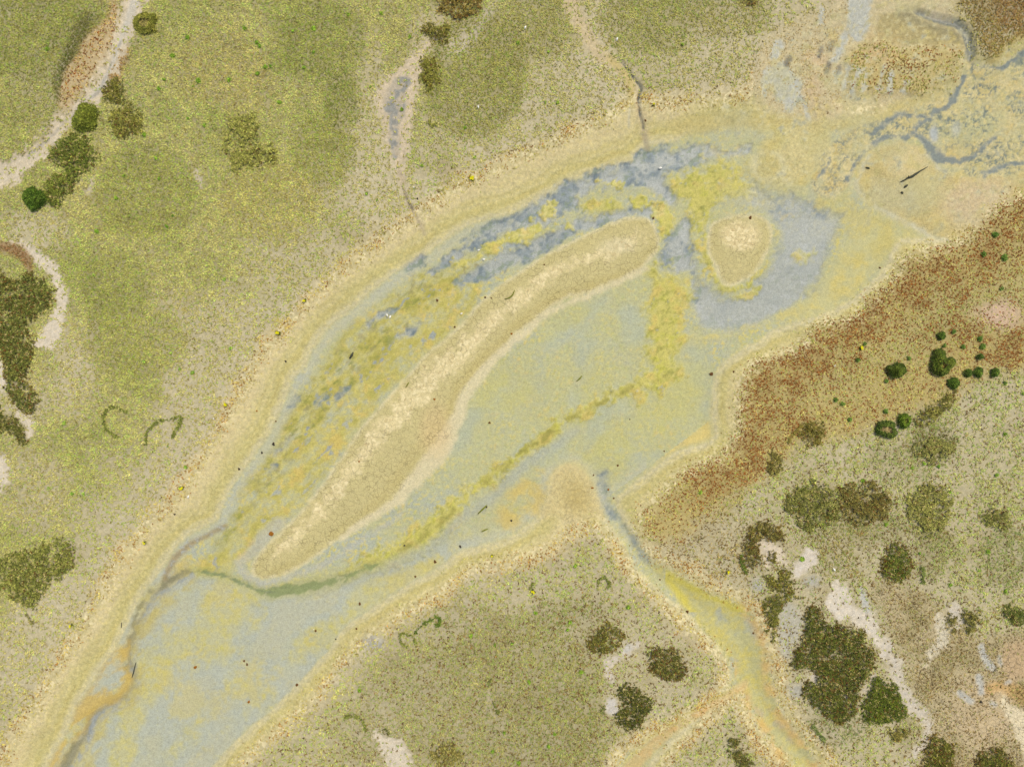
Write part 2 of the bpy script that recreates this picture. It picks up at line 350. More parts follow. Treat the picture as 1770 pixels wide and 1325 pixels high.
# left branch: olive-green algae with orange
LB = [(395, 940), (360, 960), (330, 990), (400, 985), (440, 945), (490, 905), (560, 815), (620, 735), (690, 655), (780, 565), (840, 500), (800, 470), (730, 480), (660, 520), (600, 580), (540, 660), (500, 720), (450, 800), (420, 850)]
lb = soft(poly(LB, 8), 14)
mix(G, (196, 184, 102), lb * sst(-.5, .25, NF + .4 * N18) * .9)
mix(G, (182, 174, 92), lb * sst(-.2, .4, NF2 * .6 + .5 * NF + .5 * N18) * .8)
mix(G, (176, 176, 140), lb * sst(.1, .45, .8 * N18b + .6 * N8 - .3 * NF) * .7)
mix(G, (204, 192, 112), lb * sst(.15, .5, .8 * N8 + .5 * N5) * .5)
mix(G, (154, 154, 78), lb * sst(.1, .5, .7 * NF + .5 * N18 + .4 * N8) * .65)
mix(G, (208, 184, 104), lb * sst(.08, .42, N40b + .3 * NF + .4 * N8) * .7)
mix(G, (172, 174, 158), lb * sst(.30, .42, NF * .9 - .35 * N40b + N18b * .3) * .9)
cg = soft(stroke([(840, 430), (780, 470), (700, 530), (620, 610), (550, 690), (490, 770), (440, 840), (400, 910), (380, 940)], [22, 26, 30, 34, 30, 24, 16, 12, 8], 8), 16)
mix(G, (172, 166, 82), cg * sst(-.3, .3, NF * .6 + .6 * N18b) * .75); mix(G, (140, 144, 68), cg * sst(.08, .45, .6 * NF + .6 * N18 + .4 * N8) * .7)
mix(G, (150, 140, 100), cg * sst(.2, .5, N18b + .5 * N8 - .3 * NF) * .5)
mix(G, (204, 194, 116), lb * sst(.1, .6, NFS) * .5); mix(G, (140, 144, 80), lb * cg * sst(.1, .6, -NFS + .3 * N18) * .7); mix(G, (152, 160, 158), lb * sst(.28, .42, NF * .7 - .5 * N18 + .3 * NFS) * .85)
# pale wet rim between the left bank and the algae
mix(G, (188, 188, 168), ib * leftside * np.exp(-((sdB - 8) / 10.0) ** 2) * np.where(GX < 1120, .55, 0))
# lower-left flat edges: orange / yellow rim
rimL = ib * np.exp(-((sdB - 16 + N18 * 8) / 18.0) ** 2) * np.where((GX < 330) & (GY > 960) & leftside, 1, 0)
mix(G, (202, 178, 102), rimL * .75 * sst(-.4, .2, NF))
rimR = ib * np.exp(-((sdB - 12 + N18 * 8) / 16.0) ** 2) * np.where(lowside & (GY < 830) & (GX > 1130), 1, 0)
mix(G, (212, 192, 118), rimR * .85)
mix(G, (196, 190, 136), ib * soft(poly([(1180, 600), (1300, 565), (1440, 530), (1530, 450), (1560, 410), (1480, 400), (1440, 470), (1360, 545), (1230, 575)], 10), 16) * .85)
mix(G, (206, 190, 112), ib * soft(poly([(1180, 600), (1300, 565), (1440, 530), (1520, 450), (1480, 430), (1440, 480), (1360, 545), (1230, 575), (1180, 640)], 10), 16) * sst(-.2, .3, N40b + .4 * N18) * .8)
mix(G, (198, 184, 108), ib * soft(poly([(1440, 330), (1560, 380), (1600, 420), (1530, 440), (1460, 440)], 12), 20) * sst(-.3, .2, N40) * .7)
# lower right creek flat
CF = [(1130, 975), (1200, 1008), (1260, 1036), (1300, 1066), (1322, 1110), (1336, 1190), (1352, 1240), (1410, 1320), (1480, 1500), (1400, 1460), (1345, 1300), (1300, 1232), (1278, 1190), (1262, 1160), (1240, 1110), (1190, 1060)]
cfs = poly(CF, 5); cf = soft(cfs, 5)
mix(G, (186, 182, 130), cf); mix(G, (200, 186, 98), cf * sst(-.15, .4, .7 * N40b + .5 * N18 + .4 * N8) * .85); mix(G, (172, 174, 152), cf * sst(.1, .4, N40 + .4 * N18b) * .8)
orr = np.exp(-((cfs - 4 + N18 * 6) / 9.0) ** 2) * np.where((GX > 1270) | (GY > 1200), 1, 0)
mix(G, (190, 186, 128), cf * sst(.12, .45, .6 * N18 + .6 * N8 + .4 * NFS) * .6); mix(G, (212, 176, 108), orr * .75 * sst(-.3, .2, N40 + .6 * N18)); mix(G, (200, 188, 84), np.exp(-((cfs - 8) / 8.0) ** 2) * np.where((GX < 1290) & (GY < 1060), 1, 0) * .9 * np.where(GX > 1150, 1, 0))
ob = stroke([(1290, 1185), (1240, 1212), (1175, 1252), (1120, 1296), (1075, 1360), (1020, 1480)], [6, 8, 9, 11, 14, 16], 3)
mix(G, (202, 182, 126), soft(ob, 5)); mix(G, (198, 184, 136), soft(ob, 5) * sst(.1, .4, N18 + .6 * N8) * .7); mix(G, (212, 174, 112), soft(ob - 4 + N18 * 7, 4) * sst(-.3, .2, N40) * .8); mix(G, (208, 194, 120), soft(stroke([(1255, 1195), (1175, 1240), (1115, 1280), (1075, 1325)], 3, 2), 3) * .7)
# pale mound beside the creek mouth with orange apron
mix(G, (206, 190, 136), soft(poly([(945, 850), (955, 815), (990, 800), (1018, 822), (1032, 850), (1045, 890), (1010, 895), (960, 895), (930, 890)], 5), 12) * .9)
mix(G, (184, 166, 104), soft(blob(996, 862, 22, 26, 6), 18) * .7)
mix(G, (206, 184, 106), ib * soft(poly([(860, 880), (900, 830), (950, 815), (945, 850), (925, 895), (870, 920)], 8), 14) * sst(-.3, .2, N40b) * .8)
CR[:] = np.maximum(CR, soft(poly([(930, 895), (960, 815), (1020, 825), (1040, 890), (1000, 910)], 5), 10) * .8)

bs2 = bs * ib
L70 = fbm(FU / 1.5, FV, 84, 711, 2, .45); L70b = fbm(FU / 1.5, FV, 70, 731, 2, .45)
cl2 = sst(-.06, .30, L70 + .22 * N18 + .15 * N40b)
mix(G, (178, 182, 164), bs2 * .84)
mix(G, (198, 189, 116), bs2 * cl2 * (.45 + .35 * sst(-.2, .3, N18b + .5 * N8))); mix(G, (202, 188, 108), bs2 * sst(.1, .45, L70b + .35 * N18b + .2 * N8) * .5)
mix(G, (188, 184, 150), bs2 * sst(.05, .35, -L70 + .2 * N18) * .4); mix(G, (186, 184, 92), bs2 * sst(.28, .5, .6 * N18b + .7 * N8) * .45 * (.3 + .7 * cl2))
pn2 = pond * ib * (1 - bs2)
mix(G, (174, 181, 160), pn2 * sst(-.02, .32, L70b + .2 * N18) * .6); mix(G, (194, 188, 112), pn2 * sst(.0, .34, L70 + .3 * N18b) * .45)
# --- slate-blue wet mud
BW = np.zeros_like(d)
def blue(sd, a=5, n1=14, s=1.0):
    sd = sd + N8 * 3 + N18 * 5
    global BW
    BW = np.maximum(BW, sst(-a * 1.7, a * 1.7, sd + NF * n1 * 1.1 + N18b * n1 * .8 + NFS * 4) * s)
blue(stroke([(1300, 258), (1240, 262), (1190, 266), (1130, 280), (1075, 300), (1010, 320), (950, 348), (905, 375), (850, 402), (800, 428), (745, 470)], [4, 10, 14, 22, 18, 14, 13, 12, 10, 9, 4]), 4, 16)
blue(stroke([(1150, 365), (1090, 365), (1030, 380), (980, 396), (930, 424), (880, 446), (830, 466), (795, 486)], [8, 8, 9, 12, 16, 14, 12, 5]), 4, 14)
blue(stroke([(1110, 290), (1140, 320), (1165, 352)], [20, 16, 5]), 4, 10)
blue(stroke([(990, 345), (940, 375), (900, 410), (870, 430)], [10, 12, 10, 8]), 4, 16)
blue(poly([(1186, 368), (1200, 390), (1198, 430), (1204, 470), (1180, 475), (1150, 468), (1138, 440), (1150, 410), (1172, 395)]), 4, 12)
blue(poly([(1300, 320), (1345, 335), (1390, 345), (1440, 362), (1455, 390), (1430, 430), (1420, 470), (1390, 512), (1350, 540), (1300, 560), (1240, 562), (1212, 545), (1196, 505), (1192, 485), (1215, 488), (1250, 510), (1285, 508), (1318, 482), (1345, 440), (1352, 400), (1330, 368), (1290, 352)], 7), 6, 12, .95)
blue(stroke([(725, 560), (705, 575), (690, 582)], [5, 8, 4], 3), 3, 6); blue(stroke([(680, 535), (660, 540), (640, 555), (625, 572)], [5, 6, 4, 3], 3), 3, 6)
blue(stroke([(728, 440), (720, 452), (705, 465)], [4, 7, 4], 3), 3, 6)
for p in [[(560, 685), (545, 700)], [(600, 672), (580, 690)], [(510, 690), (502, 705)], [(480, 775), (470, 785)], [(500, 760), (490, 772)], [(470, 805), (460, 815)], [(540, 880), (520, 900)]]:
    blue(stroke(p, [4, 5], 3), 3, 6, .7)
blue(stroke([(1044, 826), (1044, 850), (1052, 880), (1075, 915), (1100, 945), (1120, 970)], [8, 7, 5, 4, 3, 2], 4), 6, 6, .65)
BW *= np.where((sdI > -2) | (sdI2 > -2), 0, 1)
deepn = sst(-.1, .4, N40 + .5 * NF + .5 * N18)
mix(G, (160, 165, 158), BW * .95)
mix(G, (126, 139, 142), BW * deepn * np.where((GX < 1215) | (GY < 380), .85, .15))
mix(G, (96, 112, 118), BW * sst(.08, .45, .6 * N18 + .5 * N40 + .5 * N8 + .5 * NFS) * np.where((GX < 1215) | (GY < 380), .7, .1))
WET[:] = np.maximum(WET, BW)
grn = BW * sst(.22, .45, NF + .6 * N8)
mix(G, (172, 176, 170), BW * sst(.15, .5, -N18 + .5 * NFS - .4 * N40) * .7); mix(G, (126, 140, 112), grn * .7 * np.where(GX < 1215, 1, .4))
# bright yellow algae mats
AL = np.zeros_like(d)
def alg(sd, a=4, n=12, s=1.0):
    global AL
    AL = np.maximum(AL, sst(-a, a * 1.6, sd - 2 + NF * n * .8 + N18 * n * 1.1 + N40b * n * .7 + N8 * 6) * s)
alg(poly([(1155, 305), (1175, 292), (1200, 298), (1245, 272), (1285, 285), (1300, 320), (1290, 350), (1250, 345), (1228, 372), (1222, 420), (1232, 470), (1212, 440), (1204, 380), (1180, 350), (1168, 335)], 12), 7, 20)
alg(poly([(1126, 355), (1150, 350), (1170, 372), (1165, 395), (1145, 415), (1140, 460), (1128, 470), (1138, 420), (1136, 390)], 4), 4, 6)
alg(poly([(1128, 470), (1148, 468), (1190, 488), (1186, 505), (1176, 540), (1176, 600), (1170, 640), (1150, 668), (1115, 690), (1126, 640), (1118, 600), (1124, 540)], 12) + 6, 14, 22, .95)
alg(poly([(945, 345), (965, 348), (962, 370), (940, 378), (935, 360)], 4), 3, 6); alg(poly([(1030, 312), (1060, 305), (1085, 312), (1070, 322), (1040, 322)], 4), 3, 8)
alg(stroke([(930, 392), (905, 408), (870, 418), (830, 440), (790, 450)], [14, 14, 10, 12, 8], 5), 4, 14)
alg(poly([(1002, 352), (1040, 340), (1080, 345), (1075, 360), (1040, 368), (1010, 362)], 4), 4, 6, .7)
alg(poly([(1090, 338), (1118, 330), (1125, 352), (1100, 362)], 4), 3, 8); alg(blob(985, 385, 12, 9), 3, 5); alg(stroke([(1262, 512), (1290, 512), (1315, 498)], [6, 7, 5], 4), 3, 8, .8); alg(blob(1395, 440, 18, 12), 8, 10, .7)
alg(stroke([(1222, 400), (1224, 440), (1236, 474), (1262, 500), (1300, 488), (1332, 452)], [6, 6, 7, 7, 5, 3], 4), 4, 6, .85)
lowbelt = [(1150, 650), (1100, 668), (1040, 694), (985, 722), (945, 752), (905, 782), (865, 812), (830, 840), (800, 868), (760, 905), (700, 950), (640, 978), (590, 1000)]
alg(stroke(lowbelt, [22, 16, 12, 12, 13, 12, 12, 13, 16, 22, 26, 18, 8], 5), 6, 16, .9)
AL = np.clip(AL * 1.15, 0, 1)
AL *= np.where((sdI > 0) | (sdI2 > 0), 0, 1)
mix(G, (200, 191, 106), AL * .95)
mix(G, (190, 187, 82), AL * sst(-.05, .45, .8 * N18b + .4 * N40 + .4 * N8) * .8)
mix(G, (210, 186, 108), AL * sst(.1, .4, N40b + .3 * N18) * .7)
mix(G, (152, 154, 80), AL * sst(.1, .45, .7 * NF + .7 * N8 + .3 * N18) * .6)
mix(G, (176, 178, 160), AL * sst(.36, .5, N18 * .8 + N8 * .5) * .7)
mix(G, (206, 194, 116), AL * sst(.1, .6, NFS) * .6); mix(G, (146, 146, 72), AL * sst(.15, .6, -NFS + .3 * N18) * .6)
beltc = soft(stroke(lowbelt, [5, 5, 5, 6, 7, 7, 7, 6, 6, 5, 4, 3, 2], 5), 7)
mix(G, (150, 146, 74), beltc * sst(-.2, .3, NF + .6 * N18) * .8)
lblue = soft(stroke([(1000, 745), (940, 780), (880, 830), (840, 870), (790, 905), (740, 950), (660, 985), (560, 1015), (470, 1030)], [6, 8, 8, 9, 9, 9, 12, 12, 8], 5), 9)
mix(G, (170, 174, 160), lblue * .65)
# green thread that rounds the island's tip and joins the bottom-left run
thr = stroke([(655, 975), (590, 1002), (530, 1018), (480, 1026), (440, 1020), (400, 1004), (365, 994), (335, 990), (310, 996)], [4, 6, 8, 8, 7, 4, 3, 3, 3], 2.5)
mix(G, (176, 172, 96), soft(thr + 6 + NF * 10, 7) * .45); mix(G, (134, 146, 96), soft(thr - 1.5 + NF * 11 + N18 * 7 + NFS * 4, 2.5) * .85); mix(G, (110, 122, 104), soft(stroke([(480, 1026), (440, 1020), (400, 1004), (365, 994), (335, 990), (310, 996)], [1.2, 1.8, 1.8, 1.5, 1.5, 1.2], 2.5), 1.4) * .55)
run = stroke([(318, 992), (290, 1004), (262, 1030), (246, 1060), (228, 1096), (215, 1130), (222, 1160), (226, 1180), (212, 1206), (180, 1222), (152, 1252), (128, 1290), (100, 1340), (50, 1450)], [4, 5, 6, 6, 6, 5, 5, 5, 6, 7, 8, 9, 10, 12], 3)
mix(G, (184, 170, 106), soft(run + 8 + NF * 12, 9) * .5); mix(G, (158, 160, 144), soft(run - 1.5 + NF * 10 + N18 * 8, 3) * .8); mix(G, (142, 134, 96), soft(run - 1 + NF2 * 12 + N18 * 8, 3) * .6)
for off, wd_, cc in ((7, 2.2, (150, 158, 160)), (-6, 2.6, (138, 134, 100)), (13, 2.0, (168, 172, 164))):
    st_ = stroke([(x + off + 5 * math.sin(i * 1.7 + off), y + off * .5) for i, (x, y) in enumerate([(318, 992), (290, 1004), (262, 1030), (246, 1060), (228, 1096), (215, 1130), (222, 1160), (226, 1180), (212, 1206), (180, 1222), (152, 1252), (128, 1290), (100, 1340), (50, 1450)])], wd_, 5)
    mix(G, cc, soft(st_ + N18 * 9 + NFS * 3, 2.5) * .75)
wl = soft(poly([(196, 1122), (222, 1110), (216, 1150), (226, 1185), (200, 1212), (165, 1232), (130, 1280), (90, 1340), (40, 1450), (10, 1450), (81, 1325), (136, 1218), (163, 1170)], 6), 6)
mix(G, (202, 174, 92), wl * sst(-.35, .15, NF + .4 * N18) * .8)
mix(G, (190, 176, 100), soft(poly([(232, 1080), (262, 1040), (300, 1010), (330, 1000), (300, 1040), (270, 1080), (250, 1130), (245, 1180), (225, 1220), (180, 1270), (150, 1330), (130, 1330), (170, 1250), (225, 1190), (222, 1140)], 8), 9) * sst(-.3, .25, NF + .5 * N18) * .7)
run2 = stroke([(385, 910), (350, 930), (318, 948), (292, 975), (280, 1000)], [4, 4, 5, 5, 4], 3)
mix(G, (150, 132, 96), soft(run2, 4) * .75); mix(G, (170, 176, 172), soft(run2 + 2 - N18 * 8, 2) * sst(.0, .3, N18b) * .8)
WET[:] = np.maximum(WET, soft(run, 3) * .7)
mix(G, (182, 182, 172), ib * soft(stroke([(480, 905), (440, 945), (412, 975), (425, 1000), (470, 1006), (560, 975), (640, 925), (690, 890)], [12, 13, 8, 7, 6, 6, 6, 4], 4) - 1 + N18 * 7, 6) * .6)
for cx, cy, r, ry in [(560, 1005, 26, 8)]: pass
# --- islands
eside = sst(-6, 10, stroke([(480, 990), (545, 955), (600, 905), (650, 855), (700, 795), (745, 735), (780, 680), (820, 630), (870, 580), (930, 525), (1010, 485), (1080, 462), (1125, 425)], 20, 4))
for sd_, wd in ((sdI, 26), (sdI2, 20)):
    im = soft(sd_, 2.5)
    mix(G, (200, 188, 133), im); mix(G, (188, 177, 122), im * sst(0, .5, .6 * N18 + .6 * N8 + .3 * N5) * .4); mix(G, (218, 208, 168), np.exp(-((sd_ - 1 + N18 * 4) / 3.2) ** 2) * .7 * sst(-.6, .1, N18b))
    mix(G, (188, 175, 112), np.exp(-((sd_ - 12 + N18 * 6) / 8.0) ** 2) * (.22 + (.24 if sd_ is sdI else .05) * eside) * sst(-.5, .2, N40))
    CR[:] = np.maximum(CR * (1 - im), im * 1.0); WET *= 1 - im
ridge = -6 + N40b * 9 + stroke([(470, 965), (520, 915), (560, 870), (600, 820), (640, 765), (690, 710), (740, 660), (790, 612), (840, 565), (880, 530), (930, 490), (1000, 450), (1060, 430), (1110, 405)], [7, 12, 14, 17, 20, 22, 24, 20, 18, 17, 15, 12, 18, 12], 5)
rg = soft(ridge + N18 * 20 + N8 * 6, 11)
mix(G, (224, 208, 158), rg * .85); FL[:] = np.maximum(FL, rg * 1.0)
rg2 = soft(blob(1284, 404, 32, 26, 4), 9) * (sdI2 > 0); mix(G, (224, 206, 156), rg2 * .8); FL[:] = np.maximum(FL, rg2)
olive_strip = stroke([(1110, 462), (1040, 488), (975, 508), (920, 540), (870, 585), (838, 618), (815, 640), (795, 672), (775, 712), (740, 755), (700, 800), (665, 850), (630, 880)], [5, 6, 6, 7, 7, 9, 9, 9, 9, 9, 9, 9, 6], 3)
mix(G, (190, 173, 110), soft(olive_strip + N18 * 8, 7) * .26)  # darker olive soil along the island's lower right flank
low = stroke([(1120, 465), (1060, 492), (1000, 515), (950, 540), (905, 575), (868, 606), (835, 642), (806, 680), (792, 720), (768, 768), (730, 815), (690, 860), (640, 896), (590, 930)], [4, 4, 5, 5, 6, 7, 8, 9, 12, 16, 14, 9, 6, 5], 4)
mix(G, (216, 204, 164), soft(low + N18 * 5, 5) * .85); mix(G, (214, 188, 136), soft(blob(752, 745, 26, 44, 6), 14) * .5)
mix(G, (212, 202, 160), soft(blob(1068, 425, 30, 14, 6), 9) * .6)
# --- upper right: tan mound, hummock, silt, creek, broken crust
mm = soft(sdMo, 6)
mix(G, (198, 182, 124), mm); CR[:] = np.maximum(CR, mm * .5); mix(G, (212, 196, 148), mm * soft(blob(1575, 278, 34, 22, 8), 12) * .8); mix(G, (200, 196, 166), np.exp(-((sdMo - 2 + N18 * 6) / 5.0) ** 2) * .9 * np.where((GX < 1640) & (GY > 262), 1, .2) * (GX < 1660))
mix(G, (184, 178, 134), mm * sst(0, .4, N40) * .6); mix(G, (206, 187, 150), mm * soft(blob(1690, 345, 60, 44, 10), 24) * .8); mix(G, (188, 184, 146), mm * soft(blob(1550, 335, 60, 30, 8), 18) * .6)
tong = soft(poly([(1310, 285), (1330, 265), (1420, 240), (1440, 235), (1420, 280), (1395, 305), (1340, 316)], 5), 10)
mix(G, (204, 192, 138), tong * .8); tg = blob(1330, 284, 26, 24, 6); mix(G, (206, 198, 152), np.exp(-((tg - 2) / 5.0) ** 2) * .8); mix(G, (190, 176, 108), soft(tg - 8, 6) * .6)
Z = lambda p: zp(1170, 0, p)
ur = soft(poly(Z([(380, 480), (420, 260), (560, 130), (740, 40), (860, -60), (1300, -80), (1440, 120), (1480, 300), (1460, 400), (1300, 480), (1100, 560), (900, 600), (600, 620)]), 7), 20)
mix(G, (200, 186, 146), ur * .9)
VD[:] = np.maximum(VD, ur * soft(poly(Z([(430, 330), (560, 150), (760, 60), (850, 200), (800, 420), (860, 480), (700, 560), (480, 520)]), 8), 20) * .34); mix(VC, (160, 136, 84), ur * .9); VZ[:] = np.where(ur > .5, .6, VZ)
mix(G, (204, 182, 142), soft(poly(Z([(640, 260), (760, 260), (780, 420), (720, 520), (660, 480)]), 6), 14) * .8)
sm_ = poly(Z([(1030, 90), (1100, 50), (1250, 60), (1400, 110), (1460, 160), (1480, 260), (1420, 225), (1290, 230), (1150, 225), (1040, 190)]), 4)
mix(G, (176, 163, 114), soft(sm_ + N18 * 5, 6)); mix(G, (190, 168, 108), soft(sm_, 6) * sst(0, .4, N18 + .5 * N8) * .6); VD *= 1 - soft(sm_, 6); mix(G, (150, 144, 112), soft(poly(Z([(1180, 20), (1260, 50), (1400, 110), (1450, 170), (1420, 200), (1330, 150), (1220, 110), (1120, 60)]), 4), 9) * .7); mix(G, (190, 164, 108), soft(blob(1530, 62, 34, 12), 10) * .5)
hum = poly(Z([(880, 300), (1000, 215), (1150, 240), (1290, 235), (1400, 220), (1450, 280), (1440, 390), (1300, 460), (1100, 500), (930, 480), (870, 390)]), 14) + N18 * 8
hm = soft(hum, 14)
mix(G, (192, 174, 116), hm); VD[:] = np.where(hm > .2, hm * (.22 + .6 * sst(-.2, .3, N40b + .5 * N18)), VD); mix(VC, (152, 142, 62), hm); SP[hm > .4] = 1; VZ[:] = np.where(hm > .4, .7, VZ)
rust[:] = np.maximum(rust, .18 * hm); rust[:] = np.maximum(rust, .95 * sst(-.4, .2, N18b) * soft(stroke(Z([(1000, 420), (1080, 330), (1200, 330), (1290, 270), (1400, 240)]), [8, 12, 12, 14, 10], 5), 8)); mix(VC, (150, 120, 50), soft(stroke(Z([(1000, 420), (1080, 330), (1200, 330), (1290, 270), (1400, 240)]), [8, 12, 12, 14, 10], 5), 8) * .9)
mix(G, (204, 178, 128), soft(poly(Z([(900, 310), (1000, 225), (1120, 240), (1150, 290), (1000, 320)]), 4), 9) * .8)
gs = lambda sd, a=4: (mix(G, (188, 189, 176), soft(sd + N18 * 8 + N8 * 4 + 1.5, a) * .95), VD.__imul__(1 - soft(sd, a) * .9))
gs(poly(Z([(440, 380), (530, 310), (600, 380), (640, 410), (640, 490), (600, 530), (570, 565), (545, 510), (510, 500), (495, 430), (470, 440), (445, 470)]), 3))
gs(poly(Z([(880, -60), (990, -20), (990, 60), (985, 150), (940, 200), (890, 170), (880, 90)]), 4)); gs(stroke(Z([(870, 160), (845, 220), (815, 290), (800, 300)]), [6, 7, 5, 2], 3)); gs(stroke(Z([(740, 50), (735, 110)]), [2, 3], 2))
gs(stroke(Z([(650, 500), (670, 560), (675, 620)]), [3, 3, 4], 2)); gs(stroke(Z([(520, 230), (500, 290)]), [8, 8], 4))
for q in [[(870, 340), (860, 440)], [(925, 350), (900, 480)], [(970, 360), (955, 450)], [(1050, 340), (1035, 450)], [(1095, 370), (1090, 460)], [(820, 360), (815, 400)], [(1180, 420), (1165, 460)]]:
    gs(stroke(Z(q), [2.2, 3.4], 4) + N8 * 3, 3)
for q, r in [([(575, 290), (560, 330)], 5), ([(780, 320), (770, 360)], 5), ([(835, 335), (820, 370)], 4), ([(745, 240), (730, 280)], 4), ([(800, 210), (785, 245)], 5), ([(640, 345), (635, 360)], 2)]:
    mix(G, (112, 112, 104), soft(stroke(Z(q), [r, r], 2) + N8 * 3, 3) * .85)
mix(G, (212, 194, 146), soft(poly(Z([(790, 500), (850, 520), (950, 530), (1060, 520), (1050, 560), (920, 580), (830, 555)]), 5) + N18 * 7, 6) * .85); FL[:] = np.maximum(FL, soft(poly(Z([(790, 500), (850, 520), (1060, 520), (1050, 560), (920, 580)]), 5), 8))
mix(G, (198, 184, 122), inm * soft(poly(Z([(0, 600), (400, 580), (700, 600), (900, 590), (1200, 500), (1400, 400), (1440, 420), (1350, 500), (1180, 560), (1000, 620), (850, 660), (400, 640), (0, 680)]), 5), 10) * .8)
ck = stroke(Z([(1230, 40), (1280, 66), (1360, 100), (1430, 120), (1475, 165), (1495, 220), (1505, 275), (1495, 300)]), [3, 5, 6, 6, 7, 7, 6, 3], 2)
mix(G, (182, 170, 130), soft(ck + 7, 5) * .6); mix(G, (116, 122, 114), soft(ck + .3 + N18 * 4, 3.5) * .9); WET[:] = np.maximum(WET, soft(ck, 3))
mix(G, (150, 152, 138), soft(stroke(Z([(1480, 250), (1470, 330), (1475, 400), (1440, 450)]), [3, 3, 3, 4], 2), 3) * .8)
mix(G, (208, 194, 160), soft(stroke(Z([(1290, 50), (1330, 70), (1400, 90)]), [4, 5, 4], 2), 4) * .8)
mix(G, (184, 166, 104), soft(stroke(Z([(1990, 60), (1760, 200), (1640, 290), (1560, 320)]), [20, 16, 9, 4], 3), 6) * .8)
CHK = Z([(1470, 300), (1560, 335), (1650, 322), (1770, 260), (2300, 150), (2300, 640), (1770, 850), (1700, 880), (1600, 890), (1400, 835), (1340, 790), (1290, 735), (1230, 700), (1060, 700), (980, 760), (920, 860), (870, 960), (760, 980), (700, 920), (770, 760), (900, 665), (1050, 605), (1180, 560), (1330, 500), (1440, 430)])
ck_sd = poly(CHK, 6); cm = soft(ck_sd, 6)
WARPX = GX + WC * 16 + WA * 30; WARPY = GY + WD * 16 + WB * 30
f1, f2, cid = worley(WARPX / 19.0 , WARPY / 12.0, 301)
f1b, f2b, cidb = worley(WARPX / 9.0, WARPY / 7.0, 331)
edge = f2 - f1; edgeb = f2b - f1b
rnd = (cid % 17) / 17.0
gap = sst(.26, .05, edge + N18 * .35 + N8 * .2)
mix(G, (204, 190, 136), cm); mix(G, (214, 200, 150), cm * sst(.3, .7, rnd) * .8); mix(G, (206, 182, 112), cm * sst(.3, .1, rnd) * .5); mix(G, (186, 184, 146), cm * sst(-.05, .3, N40b) * .8)
tr = sst(1180, 1300, GX) * sst(430, 330, GY) * soft(sdM, 6)
mix(G, (198, 192, 152), tr * sst(.0, .4, .7 * N18 + .5 * N8 + .3 * N40) * .6); mix(G, (206, 186, 112), tr * sst(.15, .5, N40b + .5 * N18b + .3 * N8) * .5); mix(G, (188, 182, 134), tr * sst(-.1, .4, N90 + .5 * N18b) * .5)
mix(G, (176, 170, 112), tr * sst(.1, .5, .6 * NFS + .6 * N18b) * .5); mix(G, (160, 164, 148), tr * sst(.3, .55, .7 * N40 + .6 * N18 + .3 * NFS) * .6)
mix(G, (186, 184, 140), cm * soft(poly(Z([(1300, 630), (1420, 600), (1560, 560), (1680, 540), (1660, 640), (1560, 700), (1480, 760), (1380, 720)]), 8), 14) * .8)
brk = sst(-.22, .18, N40 + .5 * N90b)
gapm = cm * gap * (.25 + .75 * brk) 
mix(G, (150, 154, 132), gapm * .85); mix(G, (112, 124, 118), cm * sst(.14, .02, edge + N18 * .3 + N8 * .2) * brk * .75)
mix(G, (212, 192, 128), cm * sst(.1, .5, .8 * N8 + .5 * N5) * .5); mix(G, (172, 166, 110), cm * sst(.1, .5, .8 * N8 - .6 * N5) * .5)
mix(G, (150, 152, 128), cm * sst(.22, .05, edgeb) * sst(0, .3, N40 + .4 * N18b) * .6)
mix(G, (208, 180, 104), cm * sst(.12, .4, N18b + .4 * NF) * .45 * sst(1640, 1500, GX + GY * .3))
for q, wd in [([(905, 860), (925, 810), (965, 755), (1010, 715), (1070, 688), (1160, 690), (1220, 670), (1240, 630), (1300, 600), (1330, 560), (1400, 530), (1450, 440), (1480, 380)], [3, 4, 4.5, 5, 4.5, 4, 4, 4, 4, 5, 5, 5, 4]),
              ([(1230, 680), (1290, 730), (1340, 790), (1420, 810), (1500, 800), (1560, 760), (1640, 690)], [4, 8, 9, 8, 5, 4, 3]), ([(1000, 680), (1030, 650), (1100, 600), (1180, 580), (1300, 590)], [3, 4, 4, 3, 3]),
              ([(880, 910), (900, 860)], [3, 3]), ([(1770, 260), (1700, 300), (1660, 340), (1580, 335)], [7, 5, 4, 2]), ([(1590, 880), (1680, 840), (1780, 820)], [5, 4, 3]), ([(700, 920), (740, 880), (790, 820), (760, 780)], [3, 3, 3, 2])]:
    s_ = stroke(Z(q), wd, 3)
    mix(G, (148, 152, 140), soft(s_ - 1.1 + NF * 8 + N18 * 7 + N8 * 3, 2.5) * .8); mix(G, (104, 118, 118), soft(s_ - 1.8 + N18 * 8 + N8 * 3, 2) * .7); WET[:] = np.maximum(WET, soft(s_, 3) * .7)
mix(G, (176, 182, 180), soft(blob(1619, 228, 8, 13, 3), 4) * .9); mix(G, (184, 186, 172), soft(blob(1658, 220, 8, 12, 3), 5) * .7)

